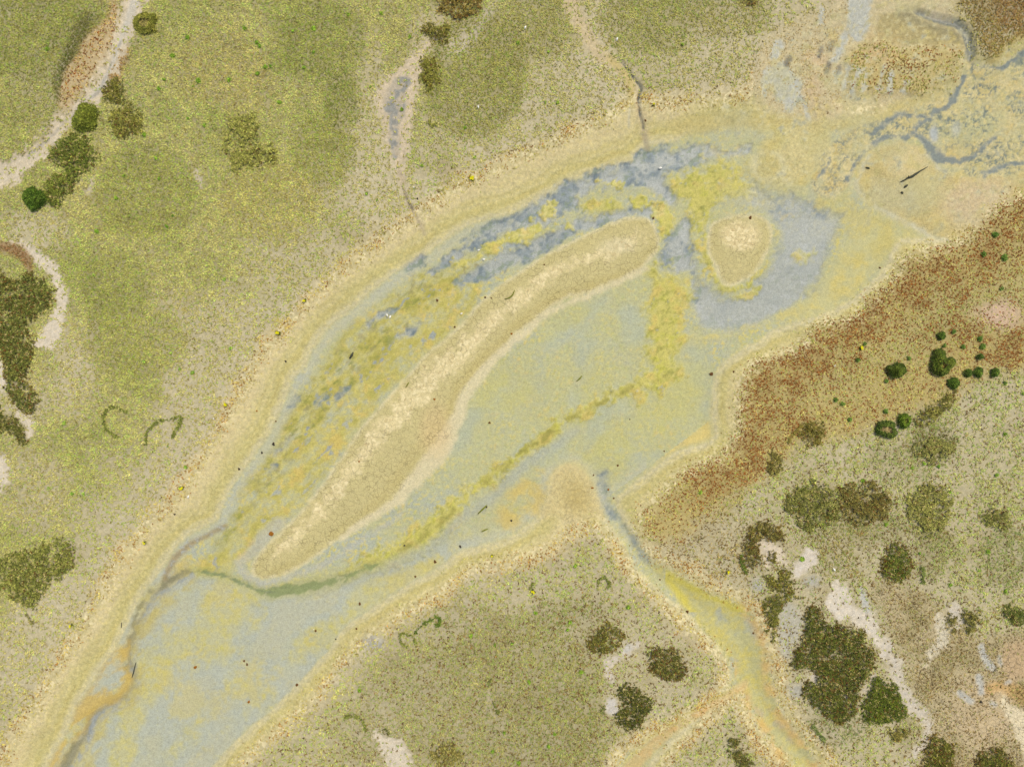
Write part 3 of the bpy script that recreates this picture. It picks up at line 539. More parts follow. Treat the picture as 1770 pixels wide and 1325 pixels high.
# --- bare creeks and sand
snd = lambda sd, c=(212, 198, 172), a=4, n=5: bare(sd + N18 * 6 + N8 * 4, c, .95, a + 2, .05, n)
PATH = [(270, -200), (245, -40), (228, 20), (208, 75), (188, 125), (168, 160), (132, 190), (104, 222), (72, 256), (34, 284), (-10, 304), (-200, 330)]
pth = stroke(PATH, [16, 16, 14, 12, 9, 10, 9, 8, 9, 13, 18, 22], 5) + N18 * 4 + 2.5
redp = poly(zp(0, 0, [(580, -20), (600, 60), (590, 160), (540, 300), (470, 430), (400, 500), (330, 560), (310, 440), (340, 340), (400, 270), (440, 190), (540, 100)]), 5)
mix(G, (200, 176, 128), soft(redp, 8) * .8); mix(VC, (172, 140, 78), soft(redp, 8)); SP[redp > 2] = 1; rust[redp > 2] = .34; VD[:] = VD + (.62 - VD) * soft(redp, 8); VZ[:] = np.where(redp > 0, .8, VZ)
redp2 = stroke([(218, 90), (200, 130), (182, 160)], [12, 14, 6], 4); mix(G, (188, 168, 124), soft(redp2, 8) * .7); mix(VC, (152, 118, 62), soft(redp2, 8) * .9)
tint(stroke(zp(0, 0, [(450, 110), (400, 200), (330, 330), (300, 420), (310, 500)]), [10, 12, 10, 8, 4], 4), (88, 88, 30), .9, .95, 8)
bare(pth + 7, (200, 184, 150), .6, 6, .2, 10); snd(pth + N8 * 4, (208, 195, 168), 4, 9); mix(G, (196, 192, 178), soft(stroke([(240, -20), (226, 20), (206, 75), (186, 130), (165, 160), (130, 190)], [7, 8, 3, 3, 3, 2], 2), 4) * .7)
mix(G, (150, 148, 140), soft(stroke([(208, 70), (196, 100), (184, 132), (170, 158), (150, 176), (128, 194), (98, 226), (70, 252), (45, 270)], [2, 1.5, 2, 3, 1, 2, 1, 3, 2], 3) + N18 * 2, 2) * .6)
for p, a in [([(8, 418), (40, 420), (66, 432), (92, 450), (112, 478), (118, 520), (112, 570), (96, 598), (68, 604), (58, 590), (78, 560), (97, 530), (97, 498), (80, 470), (55, 450), (44, 440)], 5),
             ([(-40, 600), (4, 612), (10, 640), (14, 668), (-10, 678), (-40, 670)], 4), ([(-40, 780), (12, 790), (18, 820), (4, 846), (-40, 860)], 5), ([(20, 700), (44, 716), (60, 730), (52, 760), (46, 740), (30, 716)], 4),
             ([(646, 1258), (664, 1268), (690, 1276), (708, 1300), (712, 1340), (720, 1420), (680, 1420), (672, 1340), (662, 1300), (652, 1276)], 5)]:
    snd(poly(p, 4), (214, 202, 178), a)
mix(G, (206, 190, 158), soft(stroke([(118, 480), (135, 460), (150, 440)], 8, 4), 8) * .5)
rst = poly(zp(0, 0, [(-60, 1240), (60, 1236), (120, 1262), (165, 1320), (170, 1372), (140, 1380), (100, 1330), (40, 1290), (-60, 1280)]), 4); mix(G, (164, 134, 88), soft(rst + N18 * 5, 6) * .8); VD[:] = VD * (1 - soft(rst, 5)) + .5 * soft(rst, 5); mix(VC, (128, 94, 48), soft(rst, 5))
B = lambda p: zp(590, 875, p)
R_ = lambda p: zp(1170, 875, p)
snd(stroke(B([(1510, 680), (1470, 730), (1390, 770), (1360, 800), (1370, 850), (1375, 885)]), [3, 4, 6, 8, 8, 4], 3), (202, 192, 172)); snd(blob(1059, 1222, 11, 15, 3), (200, 194, 182)); snd(blob(1083, 1118, 10, 6, 3), (196, 192, 180))
snd(poly(R_([(420, 170), (490, 185), (540, 230), (560, 290), (600, 330), (560, 310), (500, 280), (450, 300), (430, 240)]), 3)); snd(poly(R_([(680, 200), (710, 230), (700, 290), (640, 340), (590, 350), (590, 300), (620, 270), (640, 220)]), 4), (212, 202, 184))
snd(N40 * 5 + poly(R_([(800, 390), (860, 420), (900, 500), (980, 550), (1030, 610), (1070, 700), (1075, 770), (1040, 750), (1000, 680), (940, 610), (880, 580), (770, 540), (760, 480), (780, 430)]), 4), (214, 204, 184))
snd(stroke(R_([(1060, 700), (1110, 830), (1150, 930), (1200, 1020), (1270, 1090), (1270, 1150), (1220, 1230), (1160, 1330)]), [8, 10, 12, 12, 8, 6, 7, 5], 5), (204, 194, 174), 6)
snd(stroke(R_([(1330, 560), (1345, 620), (1350, 680), (1310, 730), (1260, 800)]), [8, 11, 11, 7, 3], 4), (208, 198, 170)); snd(blob(1646, 1056, 11, 8, 3), (206, 198, 184)); snd(stroke(R_([(1400, 500), (1430, 570), (1420, 620)]), [8, 5, 3], 3), (202, 192, 170))
snd(poly(R_([(1640, 940), (1700, 1000), (1790, 1040), (2000, 1080), (2000, 1400), (1770, 1270), (1720, 1150), (1660, 1020)]), 5), (222, 208, 172)); mix(G, (212, 172, 110), soft(stroke(R_([(1580, 930), (1660, 910), (1770, 960), (2000, 1000)]), [8, 12, 16, 20], 4), 8) * .8)
for q, w_ in [([(1545, 710), (1570, 770), (1600, 815)], 6), ([(1630, 760), (1645, 800)], 3), ([(1535, 860), (1545, 940)], 6), ([(1435, 950), (1490, 990)], 6), ([(1670, 890), (1690, 890)], 4), ([(930, 420), (960, 520)], 6), ([(1600, 1000), (1615, 1005)], 4)]:
    bare(stroke(R_(q), w_, 3), (190, 190, 180), .85, 4)
snd(blob(1407, 1171, 8, 11, 3), (206, 196, 176)); snd(stroke(R_([(1000, 860), (960, 890), (945, 940), (915, 990)]), [4, 4, 4, 3], 2), (196, 184, 160)); snd(blob(1454, 1204, 11, 5, 3), (204, 194, 172))
bare(poly(R_([(520, 500), (580, 480), (640, 560), (630, 640), (590, 740), (560, 780), (520, 720), (510, 620)]), 4), (186, 182, 164), .85, 8, .3)
for cx, cy, r in [(1310, 1008, 14), (1405, 1006, 14), (1376, 1190, 14), (650, 1110, 14)]: bare(blob(cx, cy, r, r * .8, 6), (168, 168, 160), .7, 8, .15)
# mid-top dry pan
PAN = [(760, 62), (740, 92), (728, 130), (722, 165), (712, 210), (706, 250), (700, 290), (694, 318), (680, 280), (668, 245), (656, 205), (652, 170), (664, 140), (690, 115), (716, 92)]
snd(poly(PAN, 3), (204, 188, 158), 6); pan2 = poly(zp(590, 0, [(290, 395), (360, 410), (330, 470), (335, 540), (290, 660), (295, 740), (285, 810), (262, 800), (240, 720), (250, 650), (220, 560), (225, 500), (260, 430)]), 3)
mix(G, (182, 172, 150), soft(pan2, 4) * .8); mix(G, (140, 142, 136), soft(pan2, 3) * sst(-.15, .15, N18 + .4 * N40b) * .85)
bare(stroke([(694, 300), (698, 330), (710, 358), (735, 400)], [6, 4, 4, 2], 3), (186, 170, 140), .8, 5)
mix(G, (96, 92, 76), soft(stroke([(696, 322), (704, 343), (710, 355), (716, 367)], [1, 2, 2.8, 2.2], 2), 1.6) * .85); mix(G, (168, 156, 120), soft(stroke([(716, 367), (728, 385), (738, 415)], [1.2, 1, .6], 2), 1.4) * .6)
bare(stroke([(975, -60), (988, 10), (1008, 50), (1032, 92), (1062, 112), (1092, 150), (1108, 190), (1116, 235)], [16, 14, 12, 10, 8, 6, 5, 5], 4), (198, 180, 140), .85, 8, .05)
mix(G, (196, 178, 104), soft(stroke([(1055, 100), (1085, 140), (1088, 180)], [6, 7, 7], 4) + N18 * 4, 6) * .6)
crk = stroke([(1066, 100), (1082, 118), (1096, 138), (1107, 152), (1104, 170), (1109, 200), (1112, 222)], [.8, 1.2, 1.8, 2.2, 1.8, 1.6, 1.2], 3)
mix(G, (90, 96, 92), soft(crk + .5, 1.6) * .97); mix(G, (160, 150, 124), soft(stroke([(1112, 222), (1116, 240), (1120, 254)], [3, 4, 5], 2), 4) * .7)  # shade down in the crack painted as a dark line
mix(G, (150, 140, 110), soft(stroke([(995, 0), (1010, 30), (1020, 60)], 1, 2), 1.2) * .6); bare(stroke([(1088, 186), (1087, 218)], [2, 2.2], 1), (186, 182, 156), .8, 2)
bare(stroke([(855, 10), (840, 30), (820, 60), (790, 80)], [6, 9, 12, 14], 5), (192, 182, 156), .75, 10, .2); bare(stroke([(342, 295), (346, 310), (350, 322)], [5, 5, 3], 3), (202, 190, 164), .8, 4, .1); bare(stroke([(160, 310), (155, 330)], [5, 6], 4), (200, 188, 160), .8, 5, .1)
bare(blob(640, 1110, 16, 12), (170, 170, 164), .6, 8, .2)
bare(stroke(B([(745, 940), (790, 1030)]), [3, 2], 2), (190, 176, 148), .7, 4, .1)

# light dirt/litter under dense cover
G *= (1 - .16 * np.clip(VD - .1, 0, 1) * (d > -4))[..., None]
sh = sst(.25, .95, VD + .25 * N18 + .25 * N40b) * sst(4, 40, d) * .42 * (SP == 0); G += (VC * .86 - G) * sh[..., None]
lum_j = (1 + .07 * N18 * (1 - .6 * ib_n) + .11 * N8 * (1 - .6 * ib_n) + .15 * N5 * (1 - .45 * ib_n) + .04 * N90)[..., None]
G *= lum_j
Nt = fbm(GX, GY, 6, 611, 2, .7)
Nt = Nt * (1 - .65 * ib_n)
G *= np.stack([1 + .04 * Nt, 1 - .0 * Nt, 1 - .10 * Nt], -1)
G = np.clip(G, .01, .8)
VD = np.clip(VD, 0, 1)

# ------------------------------------------------------------------ relief (metres)
H[:] = .05 * N300 + .04 * N90 + .012 * N18
H -= .22 * sst(-24, 60, sdM) + .05 * sst(-16, 16, sdB)
H -= .05 * BW
H += .035 * sst(-6, 40, sdI) + .035 * sst(-6, 34, sdI2) + .06 * sst(-4, 50, sdMo)
H += .03 * AL * (1 + N8)
H -= .04 * soft(run, 8) + .02 * soft(thr, 6) + .10 * soft(pth, 12) + .12 * soft(ck, 6)
H -= .10 * soft(crk, 3)
H += cm * (.025 * sst(.05, .35, edge) * brk - .01)
H += .10 * hm + .006 * N5 * inm
H += .02 * VD

# ------------------------------------------------------------------ materials
def new_mat(name):
    m = bpy.data.materials.new(name); m.use_nodes = True
    nt = m.node_tree; b = nt.nodes['Principled BSDF']
    b.inputs['Roughness'].default_value = .9
    b.inputs['Specular IOR Level'].default_value = .25
    return m, nt, b

def N(nt, t, **k):
    n = nt.nodes.new(t)
    for a, v in k.items(): setattr(n, a, v)
    return n

def math_node(nt, op, a, b, clamp=False):
    n = N(nt, 'ShaderNodeMath', operation=op); n.use_clamp = clamp
    for i, v in ((0, a), (1, b)):
        if v is None: continue
        if isinstance(v, (int, float)): n.inputs[i].default_value = v
        else: nt.links.new(v, n.inputs[i])
    return n.outputs[0]

def soil_material():
    m, nt, b = new_mat('marsh_soil')
    L = nt.links.new
    col = N(nt, 'ShaderNodeAttribute', attribute_name='soil')
    cr = N(nt, 'ShaderNodeAttribute', attribute_name='crack'); we = N(nt, 'ShaderNodeAttribute', attribute_name='wet'); fl = N(nt, 'ShaderNodeAttribute', attribute_name='flake')
    tc = N(nt, 'ShaderNodeTexCoord')
    # fine grain
    ng = N(nt, 'ShaderNodeTexNoise'); ng.inputs['Scale'].default_value = 20; ng.inputs['Detail'].default_value = 3; ng.inputs['Roughness'].default_value = .75
    L(tc.outputs['Object'], ng.inputs['Vector'])
    mr = N(nt, 'ShaderNodeMapRange'); mr.inputs['From Min'].default_value = .25; mr.inputs['From Max'].default_value = .75; mr.inputs['To Min'].default_value = .72; mr.inputs['To Max'].default_value = 1.28
    L(ng.outputs['Fac'], mr.inputs['Value'])
    # warped polygon cracks
    nw = N(nt, 'ShaderNodeTexNoise'); nw.inputs['Scale'].default_value = 3; L(tc.outputs['Object'], nw.inputs['Vector'])
    va = N(nt, 'ShaderNodeVectorMath', operation='SCALE'); va.inputs['Scale'].default_value = .35; L(nw.outputs['Color'], va.inputs[0])
    vb = N(nt, 'ShaderNodeVectorMath', operation='ADD'); L(tc.outputs['Object'], vb.inputs[0]); L(va.outputs[0], vb.inputs[1])
    vo = N(nt, 'ShaderNodeTexVoronoi', feature='DISTANCE_TO_EDGE'); vo.inputs['Scale'].default_value = 4.3; L(vb.outputs[0], vo.inputs['Vector'])
    ck_ = N(nt, 'ShaderNodeMapRange'); ck_.inputs['From Min'].default_value = .01; ck_.inputs['From Max'].default_value = .065; ck_.inputs['To Min'].default_value = 1; ck_.inputs['To Max'].default_value = 0
    L(vo.outputs['Distance'], ck_.inputs['Value'])
    pm = N(nt, 'ShaderNodeTexNoise'); pm.inputs['Scale'].default_value = 1.1; L(tc.outputs['Object'], pm.inputs['Vector'])
    pmr = N(nt, 'ShaderNodeMapRange'); pmr.inputs['From Min'].default_value = .4; pmr.inputs['From Max'].default_value = .62; L(pm.outputs['Fac'], pmr.inputs['Value'])
    ckm = math_node(nt, 'MULTIPLY', math_node(nt, 'MULTIPLY', ck_.outputs[0], cr.outputs['Fac']), math_node(nt, 'ADD', math_node(nt, 'MULTIPLY', pmr.outputs[0], .6), .4))
    dark = math_node(nt, 'SUBTRACT', 1.0, math_node(nt, 'MULTIPLY', ckm, .34))
    tot = math_node(nt, 'MULTIPLY', mr.outputs[0], dark)
    sc = N(nt, 'ShaderNodeVectorMath', operation='SCALE'); L(col.outputs['Color'], sc.inputs[0]); L(tot, sc.inputs['Scale'])
    # curled dry flakes of crust
    vf = N(nt, 'ShaderNodeTexVoronoi', feature='F1'); vf.inputs['Scale'].default_value = 9; L(vb.outputs[0], vf.inputs['Vector'])
    sep = N(nt, 'ShaderNodeSeparateColor'); L(vf.outputs['Color'], sep.inputs[0])
    fm = N(nt, 'ShaderNodeMapRange'); fm.inputs['From Min'].default_value = .62; fm.inputs['From Max'].default_value = .95; L(sep.outputs[0], fm.inputs['Value'])
    fmm = math_node(nt, 'MULTIPLY', fm.outputs[0], math_node(nt, 'MULTIPLY', fl.outputs['Fac'], .75), True)
    mx = N(nt, 'ShaderNodeMix', data_type='RGBA'); L(fmm, mx.inputs['Factor']); L(sc.outputs[0], mx.inputs['A']); mx.inputs['B'].default_value = (*[float(v) for v in alb((244, 230, 182))], 1)
    fd = N(nt, 'ShaderNodeMapRange'); fd.inputs['From Min'].default_value = .86; fd.inputs['From Max'].default_value = 1.0; L(sep.outputs[1], fd.inputs['Value'])
    fdm = math_node(nt, 'MULTIPLY', fd.outputs[0], math_node(nt, 'MULTIPLY', fl.outputs['Fac'], .4), True)
    mx2 = N(nt, 'ShaderNodeMix', data_type='RGBA'); L(fdm, mx2.inputs['Factor']); L(mx.outputs['Result'], mx2.inputs['A']); mx2.inputs['B'].default_value = (*[float(v) for v in alb((170, 140, 84))], 1)
    L(mx2.outputs['Result'], b.inputs['Base Color'])
    ro = math_node(nt, 'SUBTRACT', .92, math_node(nt, 'MULTIPLY', we.outputs['Fac'], .5)); L(ro, b.inputs['Roughness'])
    bp = N(nt, 'ShaderNodeBump'); bp.inputs['Strength'].default_value = .35; bp.inputs['Distance'].default_value = .03
    hh = math_node(nt, 'SUBTRACT', ng.outputs['Fac'], math_node(nt, 'MULTIPLY', ckm, .8)); L(hh, bp.inputs['Height']); L(bp.outputs[0], b.inputs['Normal'])
    return m

def leaf_material():
    m, nt, b = new_mat('marsh_plants')
    a = N(nt, 'ShaderNodeAttribute', attribute_name='leaf'); tc = N(nt, 'ShaderNodeTexCoord')
    ng = N(nt, 'ShaderNodeTexNoise'); ng.inputs['Scale'].default_value = 30; nt.links.new(tc.outputs['Object'], ng.inputs['Vector'])
    mr = N(nt, 'ShaderNodeMapRange'); mr.inputs['From Min'].default_value = .3; mr.inputs['From Max'].default_value = .7; mr.inputs['To Min'].default_value = .85; mr.inputs['To Max'].default_value = 1.15
    nt.links.new(ng.outputs['Fac'], mr.inputs['Value'])
    sc = N(nt, 'ShaderNodeVectorMath', operation='SCALE'); nt.links.new(a.outputs['Color'], sc.inputs[0]); nt.links.new(mr.outputs[0], sc.inputs['Scale'])
    nt.links.new(sc.outputs[0], b.inputs['Base Color']); b.inputs['Roughness'].default_value = .75
    return m

def plain_material(name, c, var=.25, scale=25, rough=.8):
    m, nt, b = new_mat(name); tc = N(nt, 'ShaderNodeTexCoord'); ng = N(nt, 'ShaderNodeTexNoise'); ng.inputs['Scale'].default_value = scale; ng.inputs['Detail'].default_value = 4
    nt.links.new(tc.outputs['Object'], ng.inputs['Vector']); a = alb(c)
    mx = N(nt, 'ShaderNodeMix', data_type='RGBA'); nt.links.new(ng.outputs['Fac'], mx.inputs['Factor'])
    mx.inputs['A'].default_value = (*[float(v * (1 - var)) for v in a], 1); mx.inputs['B'].default_value = (*[float(v * (1 + var)) for v in a], 1)
    nt.links.new(mx.outputs['Result'], b.inputs['Base Color']); b.inputs['Roughness'].default_value = rough
    return m

SOIL = soil_material(); LEAF = leaf_material()
M_LOG = plain_material('weathered_dark_wood', (74, 76, 62), .35, 18); M_CLOD = plain_material('brown_wrack', (104, 72, 34), .4, 40)
M_STONE = plain_material('dark_stone', (66, 58, 46), .3, 30); M_WHITE = plain_material('white_feather', (246, 244, 232), .06, 40)
M_REED = plain_material('green_reed', (128, 134, 38), .2, 30); M_YEL = plain_material('yellow_petals', (222, 214, 10), .12, 60); M_RUST = plain_material('rusty_wrack', (152, 98, 24), .35, 40)

# ------------------------------------------------------------------ mesh helpers
def tag(o, label=None, cat=None, group=None, kind=None):
    if label: o['label'] = label
    if cat: o['category'] = cat
    if group: o['group'] = group
    if kind: o['kind'] = kind
    return o

def link(name, me, mat, parent=None, smooth=True):
    if mat: me.materials.append(mat)
    o = bpy.data.objects.new(name, me); COL.objects.link(o)
    if parent: o.parent = parent
    if smooth: me.polygons.foreach_set('use_smooth', np.ones(len(me.polygons), bool))
    return o

def fast_mesh(name, V, F):
    """V (n,3), F (m,k) numpy -> mesh"""
    me = bpy.data.meshes.new(name); n, (m, k) = len(V), F.shape
    me.vertices.add(n); me.vertices.foreach_set('co', V.astype(np.float32).ravel())
    me.loops.add(m * k); me.loops.foreach_set('vertex_index', F.astype(np.int32).ravel())
    me.polygons.add(m); me.polygons.foreach_set('loop_start', np.arange(m, dtype=np.int32) * k)
    me.update(calc_edges=True)
    return me

def col_attr(me, name, C):
    a = me.attributes.new(name, 'FLOAT_COLOR', 'POINT')
    a.data.foreach_set('color', np.concatenate([C, np.ones((len(C), 1), np.float32)], 1).astype(np.float32).ravel())
def flt_attr(me, name, v):
    a = me.attributes.new(name, 'FLOAT', 'POINT'); a.data.foreach_set('value', v.astype(np.float32).ravel())

# ------------------------------------------------------------------ the ground in its pieces
VX = wx(GX).ravel(); VY = wy(GY).ravel(); VH = H.ravel()
jj, ii = np.meshgrid(np.arange(NY - 1), np.arange(NX - 1), indexing='ij')
q0 = (jj * NX + ii).ravel()
FQ = np.stack([q0 + NX, q0 + NX + 1, q0 + 1, q0], 1)
def fc(F): return (F[:-1, :-1] + F[1:, 1:]).ravel() * .5
cls = np.zeros(len(FQ), np.int8)                       # 0 ground
cls[fc(sdM) > 0] = 1                                   # mud_flat
cls[(fc(WET) > .5)] = 2                                # water
cls[(fc(AL) > .5) & (cls == 1)] = 3                    # algae
cls[fc(sdI) > 0] = 4; cls[fc(sdI2) > 0] = 5            # islands
cls[fc(pth) > 0] = 6                                   # path
names = {0: ('ground', 'structure', 'tan and grey soil of the salt marsh under the grass', 'ground'), 1: ('mud_flat', 'structure', 'grey and ochre mud of the drained channel with cracked olive banks', 'mud'),
         2: ('water', 'structure', 'slate blue wet film lying in the deepest runs of the channel', 'water'), 3: ('algae', 'stuff', 'bright yellow green algae matted over the wet channel bed', 'algae'),
         4: ('mud_island', 'structure', 'long cream ridge of cracked mud in the middle of the channel', 'mud island'), 5: ('mud_island', 'structure', 'small rounded cream mud island right of the long ridge', 'mud island'),
         6: ('path', 'structure', 'pale sandy winding track in the top left corner', 'path')}
for k, (nm, kind, lab, cat) in names.items():
    f = FQ[cls == k]
    if not len(f): continue
    u, inv = np.unique(f.ravel(), return_inverse=True)
    me = fast_mesh(nm, np.stack([VX[u], VY[u], VH[u]], 1), inv.reshape(-1, 4))
    col_attr(me, 'soil', G.reshape(-1, 3)[u]); flt_attr(me, 'crack', CR.ravel()[u]); flt_attr(me, 'wet', WET.ravel()[u]); flt_attr(me, 'flake', FL.ravel()[u])
    tag(link(nm, me, SOIL), lab, cat, None, kind)
# the marsh plain carries on to the horizon
bx0, bx1, by0, by1 = wx(X0), wx(gx1[-1]), wy(gy1[-1]), wy(Y0)
rv = []; rf = []; rings = [0, .8, 3, 8, 20, 60, 200, 700, 2500]; per = 160
def ringpt(t, e):
    s = t * 4; k = int(s) % 4; f = s - int(s)
    c = [(bx0 - e, by0 - e), (bx1 + e, by0 - e), (bx1 + e, by1 + e), (bx0 - e, by1 + e)]
    a, b_ = c[k], c[(k + 1) % 4]; return a[0] + (b_[0] - a[0]) * f, a[1] + (b_[1] - a[1]) * f
for r_i, e in enumerate(rings):
    for k in range(per):
        x, y = ringpt(k / per, e); rv.append((x, y, -.12 if r_i == 0 else (-.02 + .05 * math.sin(x * .3) * math.cos(y * .23) if e < 300 else 0)))
for r_i in range(len(rings) - 1):
    for k in range(per):
        a = r_i * per + k; b_ = r_i * per + (k + 1) % per; rf.append((a, a + per, b_ + per, b_))
me = fast_mesh('plain', np.array(rv), np.array(rf)[:, ::-1]); nvr = len(rv)
pc = np.tile(alb((150, 142, 80)), (nvr, 1)) * (1 + .15 * RNG.standard_normal((nvr, 1)))
col_attr(me, 'soil', pc.astype(np.float32)); z_ = np.zeros(nvr); flt_attr(me, 'crack', z_); flt_attr(me, 'wet', z_); flt_attr(me, 'flake', z_)
tag(link('terrain', me, SOIL), 'olive marsh plain reaching to the horizon around the channel', 'terrain', None, 'structure')

# ------------------------------------------------------------------ plants: sprays of small leaves
def ground_z(px, py): return samp(H, px, py, X0, Y0, ST)

def sprays(px, py, size, colr, blades, up=(.25, 1.0), width=.26, lift=None, jit=.18):
    """one spray of leaf triangles per point; size in survey units; returns V, F, C"""
    n = len(px); b = blades
    th = RNG.random((n, b)) * 2 * math.pi; el = up[0] + (up[1] - up[0]) * RNG.random((n, b))
    ln = (size[:, None] * (.6 + .8 * RNG.random((n, b)))) * S
    z0 = ground_z(px, py) + (0 if lift is None else lift)
    bx_ = wx(px)[:, None] + (RNG.random((n, b)) - .5) * size[:, None] * S * .9; by_ = wy(py)[:, None] + (RNG.random((n, b)) - .5) * size[:, None] * S * .9
    bz_ = np.repeat(z0[:, None], b, 1)
    dx = np.cos(th) * np.cos(el) * ln; dy = np.sin(th) * np.cos(el) * ln; dz = np.sin(el) * ln
    wxn = -np.sin(th) * ln * width; wyn = np.cos(th) * ln * width
    V = np.empty((n, b, 3, 3), np.float32)
    V[:, :, 0] = np.stack([bx_ + wxn, by_ + wyn, bz_], -1); V[:, :, 1] = np.stack([bx_ - wxn, by_ - wyn, bz_ + ln * .12], -1); V[:, :, 2] = np.stack([bx_ + dx, by_ + dy, bz_ + dz], -1)
    V = V.reshape(-1, 3); F = np.arange(len(V)).reshape(-1, 3)
    c = colr[:, None, :] * (1 + jit * RNG.standard_normal((n, b, 1)))
    C = np.repeat(np.clip(c, .003, .9).reshape(-1, 3), 3, 0).astype(np.float32)
    return V, F, C

def leaf_obj(name, VFC, parent=None):
    V, F, C = VFC
    me = fast_mesh(name, V, F); col_attr(me, 'leaf', C)
    return link(name, me, LEAF, parent, False)

def join(*L):
    V = []; F = []; C = []; o = 0
    for v, f, c in L: V.append(v); F.append(f + o); C.append(c); o += len(v)
    return np.concatenate(V), np.concatenate(F), np.concatenate(C)

SPC = 2.75
cxs, cys = np.meshgrid(np.arange(X0 + 4, X1 - 6, SPC), np.arange(Y0 + 4, Y1 - 6, SPC))
cxs = (cxs + (RNG.random(cxs.shape) - .5) * SPC * 1.3).ravel(); cys = (cys + (RNG.random(cys.shape) - .5) * SPC * 1.3).ravel()
dens = samp(VD, cxs, cys, X0, Y0, ST)
clump = .8 * fbm(cxs, cys, 12, 401, 2, .6) + .7 * fbm(cxs, cys, 30, 411, 2, .6)
keep = RNG.random(len(cxs)) < np.clip(dens * 1.0 + clump * 1.0 * dens * (1.25 - dens) * 2, 0, 1) * .92
keep &= dens > .03
cxs = cxs[keep]; cys = cys[keep]; clump = clump[keep]
colr = samp(VC, cxs, cys, X0, Y0, ST); sz = samp(VZ, cxs, cys, X0, Y0, ST)
sp = SP[((cys - Y0) / ST).astype(int), ((cxs - X0) / ST).astype(int)]
n = len(cxs)
br = np.exp(.10 * RNG.standard_normal(n)) * (1 + .42 * clump)
lu = colr.mean(1, keepdims=True); colr = (colr * .9 + lu * .1) * br[:, None]
mead = sp == 0
hue = RNG.random(n)
gsel = mead & (hue < np.where(cys > 1400 - (cxs - 330) * .748, .34, .18)); colr[gsel] = colr[gsel] * np.array([.84, 1.06, .80])      # fresh green
ysel = mead & (hue > .84); colr[ysel] = colr[ysel] * np.array([1.05, 1.03, 1.06])     # straw
dsel = mead & (hue > .45) & (hue < .56); colr[dsel] = colr[dsel] * np.array([.74, .66, .60])  # dead brown
rz = samp(rust, cxs, cys, X0, Y0, ST)
h2 = RNG.random(n)
isr = ((sp > 0) | (rz > .02)) & (h2 < rz * .95)
colr[isr] = np.where((sp[isr] == 0)[:, None], alb((104, 84, 42)), np.where((sp[isr] == 2)[:, None], alb((138, 96, 34)), alb((118, 70, 20)))) * np.exp(.28 * RNG.standard_normal(isr.sum()))[:, None] * (1 + .3 * clump[isr][:, None])
rsel = (sp > 0) & ~isr & (hue < .25); colr[rsel] = colr[rsel] * np.array([1.2, 1.28, 1.15])
rsel = (sp > 0) & ~isr & (hue > .85); colr[rsel] = colr[rsel] * np.array([.55, .48, .36])
rsel = (sp == 1) & ~isr & (hue > .45) & (hue < .72); colr[rsel] = colr[rsel] * np.array([.74, .94, .60])
BOOST = 1.55                                     # leaf albedo: leaves shade one another
for k, (nm, lab, cat) in {0: ('marsh_grass', 'short olive green grass covering the marsh meadows on both sides', 'grass'), 1: ('glasswort', 'red brown low glasswort covering the slope right of the channel', 'ground cover'),
                          2: ('dry_litter', 'gold and brown dry plant litter fringing the mud banks', 'litter')}.items():
    s_ = sp == k
    o = leaf_obj(nm, sprays(cxs[s_], cys[s_], 3.1 * sz[s_], colr[s_] * BOOST, 4, (.15, .9), jit=.09))
    tag(o, lab, cat, None, 'stuff')

# ------------------------------------------------------------------ single plants
def poly_points(pts, n_per, edge=None, w=3.0):
    P = spline(pts, True, 4); lo = P.min(0) - 4; hi = P.max(0) + 4
    A = (hi[0] - lo[0]) * (hi[1] - lo[1]); n = int(A * n_per)
    x = lo[0] + RNG.random(n) * (hi[0] - lo[0]); y = lo[1] + RNG.random(n) * (hi[1] - lo[1])
    xw = x + fbm(x, y, 22, 501, 3) * w * 2; yw = y + fbm(x, y, 22, 511, 3) * w * 2
    sd = sd_poly_pts(P, xw, yw)
    return x, y, sd

